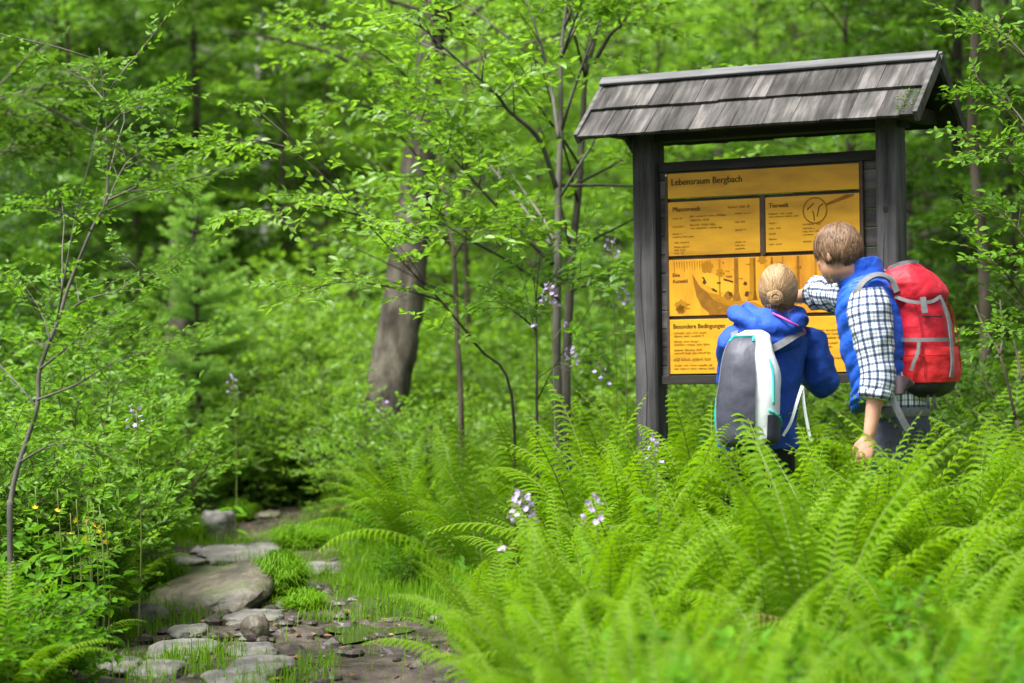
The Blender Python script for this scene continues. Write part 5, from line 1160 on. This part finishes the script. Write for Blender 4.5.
a_ = Acc(); c = at(181, 400, 18.6); gz = H(c[0], 18.6)
loft(a_, [((0, 0, -.2), ex, ey, .21, .21), ((0, 0, .5), ex, ey, .16, .16), ((.03, 0, 1.3), ex, ey, .13, .13), ((.05, 0, 1.85), ex, ey, .11, .11), ((.07, 0, 2.0), ex, ey, .05, .06)], 20, 50, 0, .02, 8)
o = thing('old_tree', 'short dark trunk half hidden behind the small spruce', 'tree', (c[0], 18.6, gz)); a_.build('trunk', M['bark_dark'], o)

# shrubs
def shrub_parts(seed, hgt=1.0, rad=.6, stems=16, leaf=.05, leafm='leaf_wood', K=8, twl=.2, subs=6, tw=4):
    g_ = np.random.default_rng(seed); ta, ca = Acc(), Acc(); limbs = []
    for k in range(stems):
        az = k * 2.4 + g_.normal(0, .3); q = math.sqrt((k + .5) / stems); L = hgt * g_.uniform(.75, 1.1); s = np.linspace(0, 1, 8); r = rad * q
        limbs.append((np.stack([np.cos(az) * r * s ** 1.3, np.sin(az) * r * s ** 1.3, L * (1 - .45 * q ** 2) * s - .04], -1), .008))
    crown_from_limbs(limbs, ta, ca, subs, tw, K, leaf, twl, .28, seed, 1, tmin=.1)
    return ta.mesh('stems', M['twig']), ca.mesh('foliage', [M[leafm], M['twig']], False)
SH = {'wood': [shrub_parts(71), shrub_parts(72, 1.2, .7, 18, .055)], 'bright': [shrub_parts(73, 1.0, .6, 16, .045, 'leaf_beech'), shrub_parts(74, .8, .65, 18, .045, 'leaf_beech')],
      'willow': [shrub_parts(75, 1.2, .6, 18, .050, 'leaf_willow', 9, .2), shrub_parts(76, .9, .55, 18, .046, 'leaf_willow', 9, .16)], 'herb': [shrub_parts(77, .55, .4, 12, .06, 'herb', 6, .14, 4, 3), shrub_parts(78, .45, .35, 10, .075, 'herb', 5, .12, 4, 2)],
      'dome': [shrub_parts(81, .85, .62, 40, .034, 'leaf_beech', 9, .15, 6, 5), shrub_parts(82, .9, .6, 40, .034, 'leaf_beech', 9, .15, 6, 5)], 'deep': [shrub_parts(79, 1.1, .7, 16, .05, 'leaf_deep')]}
def shrub(kind, x, y, sc, label, group=None):
    t = SH[kind][g.randrange(len(SH[kind]))]; o = thing('herb_plant' if kind == 'herb' else 'shrub', label, 'plant' if kind == 'herb' else 'shrub', (x, y, H(x, y)), g.uniform(0, 6.28), group, sc)
    link('stems', t[0], o); link('foliage', t[1], o); return o
def sh(kind, px, Y, sc, label, group=None): return shrub(kind, (px - 512) / 2418 * Y, Y, sc, label, group)
for px, Y, s_ in ((396, 15.5, .95), (440, 15.3, .8), (368, 15.9, .8)): sh('bright', px, Y, s_, 'bright shrub among the ferns in front of the leaning trunk', 'shrubs in front of the leaning trunk')
for px, Y, s_ in ((226, 17.4, .55),): sh('bright', px, Y, s_, 'low bright shrub closing the far end of the path')
for px, Y, s_ in ((262, 17.0, .95), (318, 17.2, 1.05), (290, 17.9, 1.2)): sh('dome', px, Y, s_, 'rounded dense bright shrub beside the far end of the path', 'rounded shrubs at the far end of the path')
lab = 'dense green shrub at the foot of the leaning trunk'
for px, Y, s_ in ((355, 17.4, 1.0), (280, 18.9, 1.4), (335, 18.6, 1.35)): sh('bright', px, Y, s_, lab, 'shrubs at the foot of the leaning trunk')
lab = 'pale leaved willow shrub on the left bank behind the sapling'
for px, Y, s_ in ((70, 11.6, .95), (100, 13.2, 1.0), (40, 11.6, 1.1), (90, 12.8, 1.15), (118, 15.6, 1.0), (10, 11.0, 1.0), (-30, 11.2, 1.1), (60, 14.2, 1.4)): sh('willow', px, Y, s_, lab, 'willow shrubs on the left bank')
sh('willow', 188, 16.4, .75, 'small pale shrub just in front of the spruce by the path')
lab = 'leafy green shrub on the left slope below the trees'
for px, Y, s_ in ((-10, 15, 1.3), (45, 17, 1.0), (-60, 17, 1.7), (75, 20, .95), (30, 21, 1.5), (60, 23.5, 1.5), (-40, 13.5, 1.2), (-20, 22, 2.0)): sh('wood', px, Y, s_, lab, 'shrubs on the left slope')
lab = 'bright leafy shrub between the spruce and the leaning trunk'
for px, Y, s_ in ((250, 19, 1.5), (300, 20, 1.7), (340, 18.5, 1.4), (275, 22, 2.0), (252, 22, 1.5), (330, 23, 2.1), (362, 20.5, 1.6)): sh('bright', px, Y, s_, lab, 'bright shrubs beyond the path')
lab = 'bright leafy shrub in the clearing behind the young tree'
for px, Y, s_ in ((430, 20, 1.2), (480, 19, 1.0), (520, 22, 1.5), (450, 23, 1.6), (600, 17.5, 1.2), (625, 19, 1.5), (500, 17, .8), (560, 20, 1.4), (410, 22, 1.5)): sh('bright', px, Y, s_, lab, 'bright shrubs in the clearing')
lab = 'dark green shrub in the shade right of the board'
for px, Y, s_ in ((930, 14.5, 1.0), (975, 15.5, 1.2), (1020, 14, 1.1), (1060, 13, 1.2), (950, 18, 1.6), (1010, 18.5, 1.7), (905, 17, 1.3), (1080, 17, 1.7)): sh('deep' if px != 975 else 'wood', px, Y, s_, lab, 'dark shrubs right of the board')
lab = 'green shrub seen under and behind the board'
for px, Y, s_ in ((680, 15, 1.1), (740, 16, 1.2), (800, 15, 1.1), (850, 16, 1.3), (700, 19, 1.8), (780, 19, 1.8), (655, 17, 1.5)): sh('bright', px, Y, s_, lab, 'shrubs behind the board')
lab = 'broad leaved herb in the undergrowth on the left bank'
for k in range(64):
    Y = g.uniform(8.3, 13.5); px = g.uniform(-70, 150); x = (px - 512) / 2418 * Y
    if pdist(np.array([x]), np.array([Y]))[0] < -.22: shrub('herb', x, Y, g.uniform(.6, 1.0) if Y > 10 else g.uniform(.35, .55), lab, 'herbs on the left bank')
for px, Y, s_ in ((6, 9.3, .75), (-20, 9.0, .8), (20, 9.4, .8), (62, 9.6, .55)): sh('herb', px, Y, s_, lab, 'herbs on the left bank')
lab = 'low broad leaved herb at the edge of the fern clump'
for k in range(16):
    Y = g.uniform(9.5, 17); px = g.uniform(330, 560); x = (px - 512) / 2418 * Y
    if -.75 < pdist(np.array([x]), np.array([Y]))[0] < -.12: shrub('herb', x, Y, g.uniform(.4, .65), lab, 'herbs at the edge of the ferns')
lab = 'low broad leaved herb under the ferns in the near right corner'
for k in range(16):
    Y = g.uniform(4.9, 7.5); px = g.uniform(640, 1080); shrub('herb', (px - 512) / 2418 * Y, Y, g.uniform(.6, .9), lab, 'herbs under the near ferns')

# ------------------------------------------------------------------ ground cover, far wood
def blades(acc, x, y, hmin, hmax, w=.0042, g_=rng, lean=.5):
    n_ = len(x); z = height(x, y); h_ = hmin + (hmax - hmin) * g_.random(n_) ** 1.4; az = g_.random(n_) * 6.28; ln_ = lean * g_.random(n_) * h_
    d = np.stack([np.cos(az), np.sin(az), 0 * az], -1); s = np.stack([-np.sin(az), np.cos(az), 0 * az], -1) * (w * (.7 + .6 * g_.random(n_)))[:, None]
    b = np.stack([x, y, z - .01], -1); up = np.array([0, 0, 1.0])
    m_ = b + d * (ln_ * .35)[:, None] + up * (h_ * .6)[:, None]; t = b + d * ln_[:, None] + up * (h_ * (1 - .25 * ln_ / h_))[:, None]
    V = np.stack([b - s, b + s, m_ + s * .8, t + s * .1, t - s * .1, m_ - s * .8], 1); i_ = np.arange(n_)[:, None] * 6
    acc.add(V.reshape(-1, 3), np.concatenate([i_ + [[0, 1, 2, 5]], i_ + [[5, 2, 3, 4]]]), 0, np.repeat(g_.random(n_), 6))
ga = Acc()
N = 270000; y = 7.5 + 15 * rng.random(N) ** 1.25; x = (-80 + 760 * rng.random(N) - 512) / 2418 * y
pdv = pdist(x, y); pn = n2(x, y, 1.1, 20); pat = n2(x, y, 2.2, 33)
bare = smooth01((pdv + .35 * pn + .10) / .22)
pat = pat + .12 * smooth01((y - 15) / 2)
keep = rng.random(N) < np.where(bare > .5, np.where(pat > np.where(y < 11.5, .24, .12), .5, .02), .8) 
x, y, pdv = x[keep], y[keep], pdv[keep]
edge = pdv > -.28
blades(ga, x[edge], y[edge], .03, .12, .0020); blades(ga, x[~edge], y[~edge], .06, .22, .0026, rng, .9)
N = 26000; y = 22 + 14 * rng.random(N); x = (-100 + 1250 * rng.random(N) - 512) / 2418 * y; blades(ga, x, y, .15, .5, .012)
N = 14000; y = 4.5 + 5 * rng.random(N); x = (560 + 560 * rng.random(N) - 512) / 2418 * y; blades(ga, x, y, .1, .35, .004)
N = 60000; y = 4.5 + 14 * rng.random(N); x = -7.5 + 14 * rng.random(N); pj = 512 + 2418 * x / y; kk = ((pj < -60) | (pj > 1060)) & (pdist(x, y) < -.1); blades(ga, x[kk], y[kk], .08, .34, .0042, rng, .8)
tag(ga.build('grass', [M['grass']], None, False), 'fresh green grass along the muddy path', 'grass', kind='stuff')
ua = Acc(); N = 5200; y = 8.5 + 26 * rng.random(N) ** .9; x = (-150 + 1350 * rng.random(N) - 512) / 2418 * y
k_ = (pdist(x, y) < -.35); x, y = x[k_], y[k_]; z = height(x, y); N = len(x)
hh = (.10 + .35 * rng.random(N)) * np.where(y > 14, 1.3, .75)
twigs(ua, np.stack([x, y, z], -1), np.stack([rng.normal(0, .5, N), rng.normal(0, .5, N), np.ones(N)], -1), hh, 8, .075, .6, 0, None, .3)
N = 3200; y = 4.5 + 22 * rng.random(N); x = -8.5 + 16 * rng.random(N); pj = 512 + 2418 * x / y; kk = ((pj < -80) | (pj > 1080)) & (pdist(x, y) < -.4); x, y = x[kk], y[kk]; N = len(x)
twigs(ua, np.stack([x, y, height(x, y)], -1), np.stack([rng.normal(0, .5, N), rng.normal(0, .5, N), np.ones(N)], -1), .12 + .4 * rng.random(N), 8, .075, .6, 0, None, .3)
tag(ua.build('undergrowth', [M['herb']], None, False), 'low leafy undergrowth covering the forest floor', 'undergrowth', kind='stuff')
fa = Acc(); N = 9000; y = 46 + 16 * rng.random(N); x = (-350 + 1750 * rng.random(N) - 512) / 2418 * y; z = height(x, y) + 10.5 * rng.random(N) ** .9 - .2
cl = n2(x * 1.0, z * 1.0, .35, 3) > -.16
S = np.stack([x, y, z], -1)[cl]; az = rng.random(len(S)) * 6.28
twigs(fa, S, np.stack([np.cos(az), np.sin(az), rng.normal(0, .2, len(S))], -1), .5 + .5 * rng.random(len(S)), 9, .17, .6, 0, None, .2)
for k in range(44):
    y = 47 + 15 * rng.random(); x = (-300 + 1650 * rng.random() - 512) / 2418 * y; z = H(x, y)
    tube(fa, [(x, y, z - .3), (x + rng.normal(0, .15), y, z + 6), (x + rng.normal(0, .3), y, z + 13)], [.16, .12, .06], 7, 1)
tag(fa.build('far_wood', [M['leaf_wood'], M['bark']], None, False), 'distant wood closing the view behind the trees', 'woodland', kind='stuff')

# ------------------------------------------------------------------ path stones, puddle, tussock
def stone(px, py, wpx, hpx, label, mat='stone', seed=0, zs=.5, tilt=(0, .12), rz=None):
    P = ground_at(px, py + hpx * .25); s_ = P[1] / 2418; a = wpx * s_ / 2; b = min(max(hpx * s_ * 3.2, a * .5), a * 1.15); c = max(.03, hpx * s_ * zs)
    g_ = np.random.default_rng(seed + int(px)); n_, m_ = 26, 18
    th = np.arange(n_) * 2 * math.pi / n_; ph = np.linspace(.03, math.pi - .03, m_)
    d = np.stack([np.sin(ph)[:, None] * np.cos(th), np.sin(ph)[:, None] * np.sin(th), np.cos(ph)[:, None] + 0 * th], -1)
    q = 3.2; d = d / ((np.abs(d) ** q).sum(-1, keepdims=True) ** (1 / q))          # blocky
    d = d * (1 + .50 * fbm(d * 1.4 + g_.random(3) * 30, 2)[..., None] + .16 * fbm(d * 4.5 + g_.random(3) * 30, 2)[..., None])
    V = d * np.array([a, b, c]); V[..., 2] += tilt[0] * V[..., 0] + tilt[1] * V[..., 1]
    a_ = Acc(); i_ = np.arange(m_ - 1)[:, None] * n_; j_ = np.arange(n_)[None]
    f = np.stack([i_ + j_, i_ + n_ + j_, i_ + n_ + (j_ + 1) % n_, i_ + (j_ + 1) % n_], -1).reshape(-1, 4)
    a_.add(V.reshape(-1, 3), [f, np.array([list(range(n_)), list(range((m_ - 1) * n_, m_ * n_))[::-1]])])
    o = link('path_stone', a_.mesh('path_stone', M[mat]), None, (P[0], P[1], P[2] + c * .28), (0, 0, g_.uniform(-.3, .3) if rz is None else rz)); return tag(o, label, 'stone', 'stones of the path')
stone(207, 510, 68, 15, 'flat pale grey slab high up the path', zs=.35)
stone(188, 497, 42, 9, 'thin grey stone just above the flat pale slab')
stone(180, 484, 32, 9, 'farthest stone of the path, where it enters the herbs')
stone(216, 536, 34, 24, 'pointed grey rock standing up in the middle of the path', zs=1.0)
stone(238, 555, 78, 20, 'broad pale slab below the pointed rock', zs=.45)
stone(186, 563, 34, 12, 'small rounded stone in the grass left of the broad slab')
stone(203, 594, 112, 32, 'largest brown slab, tilted down to the left across the path', 'stone_brown', 5, .40, (.26, .26), .12)
stone(148, 618, 34, 18, 'rough stone at the lower left end of the brown slab', zs=.7)
stone(103, 627, 17, 9, 'tiny pale stone in the grass at the left verge')
stone(255, 618, 52, 12, 'flat stone in front of the grass tussock')
stone(256, 634, 27, 22, 'brownish lump of rock below the grass tussock', 'stone_brown', 1, .8)
stone(252, 651, 46, 15, 'pale rectangular stone below the brownish lump', zs=.5)
stone(262, 670, 66, 18, 'wide grey stone near the bottom edge of the path', zs=.45)
stone(182, 650, 66, 16, 'flat muddy stone left of the pale rectangular one', zs=.4)
stone(158, 671, 50, 16, 'grey stone at the bottom left of the path', zs=.4)
stone(235, 682, 60, 14, 'stone cut by the bottom edge of the picture', zs=.4)
stone(312, 572, 48, 14, 'low wet stone right of the tussock', zs=.5)
stone(268, 517, 24, 6, 'small brown stone on the bare earth beside the upper path', 'stone_brown')
stone(120, 668, 44, 12, 'half buried dark stone at the lower left verge', zs=.35)
stone(190, 633, 40, 9, 'half buried stone between the two muddy slabs', zs=.35)
p = ground_at(362, 634); a_ = Acc(); th = np.linspace(0, 2 * math.pi, 33)[:-1]
R = .17 * (1 + .35 * np.sin(3 * th + 1) + .15 * np.sin(5 * th)); hz = min(H(p[0] + .15 * math.cos(t), p[1] + .33 * math.sin(t)) for t in th) + .030
a_.add(np.column_stack([p[0] + R * np.cos(th), p[1] + 2.2 * R * np.sin(th), np.full(32, hz)]), np.array([list(range(32))]))
M['water'] = plain('muddy_water', (.035, .035, .022), .06, .5)
tag(a_.build('puddle', M['water'], None, False), 'shallow muddy puddle on the path', 'puddle', kind='structure')
# clods of mud and fallen leaves
ca = Acc(); N = 500; y = 9.3 + 6 * rng.random(N); x = (120 + 400 * rng.random(N) - 512) / 2418 * y; kk = pdist(x, y) > -.05
for xx, yy in zip(x[kk], y[kk]):
    r_ = .012 + .03 * rng.random() ** 2; c = np.array([xx, yy, H(xx, yy) + r_ * .2]); ellipsoid(ca, c, (r_ * 1.4, 0, 0), (0, r_, 0), (0, 0, r_ * .7), 0, 7, 5, r_ * .35, 30)
M['mud'] = plain('wet_mud', (.035, .027, .022), .5, .4, .4, 30, .6, 60)
tag(ca.build('mud_clods', M['mud'], None, False), 'clods of trampled wet mud on the path', 'mud', kind='stuff')
la = Acc(); N = 240; y = 9.4 + 8 * rng.random(N); x = (150 + 350 * rng.random(N) - 512) / 2418 * y; kk = pdist(x, y) > -.2; x, y = x[kk], y[kk]
leaves(la, np.stack([x, y, height(x, y) + .012], -1), np.stack([rng.normal(size=len(x)), rng.normal(size=len(x)), 0 * x], -1), np.array([[0, 0, 1.0]]) + rng.normal(0, .25, (len(x), 3)), .045, .6)
M['dead_leaf'] = leafmat('dead_leaf', [(.09, .045, .02), (.20, .10, .05), (.30, .19, .11)], .1)
tag(la.build('fallen_leaves', [M['dead_leaf']], None, False), 'brown fallen leaves scattered on the path', 'leaves', kind='stuff')
def tussock(px, py, rad, hgt, n_, label):
    P = ground_at(px, py); a_ = Acc(); r_ = rad * np.sqrt(rng.random(n_)); t_ = rng.random(n_) * 6.28; az = t_ + rng.normal(0, 1.0, n_)
    b = np.stack([r_ * np.cos(t_) * .6, r_ * np.sin(t_) * .6, 0 * r_ - .02], -1); h_ = hgt * (.35 + .85 * rng.random(n_) ** 1.3) * (1 - .35 * (r_ / rad) ** 2); ln_ = (.15 + .75 * (r_ / rad) * rng.random(n_) ** .6) * rad
    d = np.stack([np.cos(az), np.sin(az), 0 * az], -1); s = np.stack([-np.sin(az), np.cos(az), 0 * az], -1) * .0032; up = np.array([0, 0, 1.0])
    m1 = b + d * (ln_ * .3)[:, None] + up * (h_ * .65)[:, None]; m2 = b + d * (ln_ * .75)[:, None] + up * (h_ * .95)[:, None]; tp = b + d * (ln_ * 1.25)[:, None] + up * (h_ * .72)[:, None]
    V = np.stack([b - s, b + s, m1 + s, m2 + s * .8, tp, m2 - s * .8, m1 - s], 1); i_ = np.arange(n_)[:, None] * 7
    a_.add(V.reshape(-1, 3), [np.concatenate([i_ + [[0, 1, 2, 6]], i_ + [[6, 2, 3, 5]]]), i_ + [[5, 3, 4]]], 0, np.repeat(rng.random(n_), 7))
    return tag(link('grass_tussock', a_.mesh('grass_tussock', [M['grass']], False), None, P), label, 'grass tussock', 'grass tussocks on the path')
tussock(280, 597, .165, .24, 2600, 'dense round grass tussock in the middle of the stony path')
tussock(232, 520, .16, .16, 900, 'low grass tuft beside the flat slab on the upper path')
tussock(305, 610, .13, .12, 700, 'small grass tuft at the right foot of the big tussock')
tussock(300, 548, .22, .16, 1200, 'wide grass tuft between the path and the bare earth')
tussock(160, 590, .16, .20, 900, 'grass tuft leaning over the left verge by the brown slab')
tussock(190, 540, .2, .18, 900, 'grass tuft left of the pointed rock')
tussock(345, 480, .3, .45, 900, 'tall broad bladed grass at the foot of the dense shrub')
tussock(240, 470, .35, .5, 1000, 'tall broad bladed grass where the path disappears')

# ------------------------------------------------------------------ flowers
def flower_stalk(px, py, Y, label, nfl=16, spread=.045, mat='lilac', size=.0145, low=True):
    c = at(px, py, Y); gz_ = H(c[0], Y); hgt = c[2] - gz_; o = thing('flower_stalk', label, 'flower', (c[0], Y, gz_)); sa = Acc()
    Pm = spline([(0, 0, -.03), (.02, .01, hgt * .5), (.005, 0, hgt)], 14); tube(sa, Pm, .0038 * (1 - .5 * np.linspace(0, 1, 14)), 5); pos = []
    for k in range(nfl):
        a = k * 2.4; q = k / nfl; e = np.array([math.cos(a) * spread * (1.1 - .8 * q), math.sin(a) * spread * (1.1 - .8 * q), hgt - .09 + .12 * q]); s0 = Pm[-1] + [0, 0, -.10 * (1 - q)]; tube(sa, spline([s0, (s0 + e) / 2 + [0, 0, -.004], e], 4), .0011, 3); pos.append(e)
    if low:
        for a in (.6, 3.4): e = np.array([math.cos(a) * .085, math.sin(a) * .05, hgt - .19]); tube(sa, spline([(0.01, 0, hgt - .26), e], 5), .0016, 4); pos += [e, e + [.01, 0, .012]]
    sa.build('stem', M['stalk'], o); fa_ = Acc()
    for e in pos:
        ax = nrm(rng.normal(0, .6, 3) + [0, 0, .6]); u = nrm(np.cross(ax, [.3, .5, .1])); v = np.cross(ax, u); t = np.arange(5) * 1.2566 + rng.random()
        d = np.cos(t)[:, None] * u + np.sin(t)[:, None] * v + ax * .35
        leaves(fa_, np.repeat(e[None], 5, 0), d, np.repeat(ax[None], 5, 0), size, .7, 0, None, -.1)
    fa_.build('blossoms', [M[mat]], o, False)
    lf = Acc(); q = rng.random(7) * .6 + .15; leaves(lf, np.stack([0 * q, 0 * q, q * hgt], -1), rng.normal(0, 1, (7, 3)) * [1, 1, .2], np.array([[0, 0, 1.0]]) + 0 * rng.random((7, 3)), .10, .5); lf.build('leaves', [M['herb']], o, False)
    return o
flower_stalk(522, 498, 8.9, 'tall lilac flower head standing at the edge of the front ferns', 24, .05)
flower_stalk(594, 502, 8.6, 'small lilac flower head just above the front fern tips', 12, .045, low=False)
flower_stalk(549, 288, 12.0, 'lilac flower head on a tall stalk in front of the young tree stems', 20, .045)
flower_stalk(570, 352, 12.2, 'lilac flower head low beside the young tree stems', 14, .05, low=False)
flower_stalk(611, 243, 12.6, 'highest lilac flower head, left of the board post', 14, .05)
flower_stalk(622, 290, 12.4, 'lilac flower head close to the left board post', 14, .05, low=False)
flower_stalk(600, 366, 12.1, 'faded lilac flower head in the shade by the post', 8, .04, low=False)
flower_stalk(653, 440, 9.6, 'small faded lilac flower spike in the ferns below the board', 8, .03, low=False)
flower_stalk(232, 378, 14.2, 'single blurred lilac flower in front of the spruce', 8, .04, low=False)
flower_stalk(135, 410, 11.0, 'lilac flower among the willow leaves on the left', 10, .05, low=False)
flower_stalk(383, 400, 15.5, 'lilac flower at the foot of the leaning trunk', 8, .05, low=False)
for k, (px, py) in enumerate(((56, 489), (75, 499), (86, 500), (92, 504), (99, 511), (98, 506), (104, 521), (69, 513), (34, 487), (85, 519))):
    o = flower_stalk(px, py, 9.9 + .05 * k, 'small yellow flower in the herbs on the left bank', 1, .004, 'yellow_petal', .015, False); o['group'] = 'yellow flowers on the left bank'; o.name = 'yellow_flower'
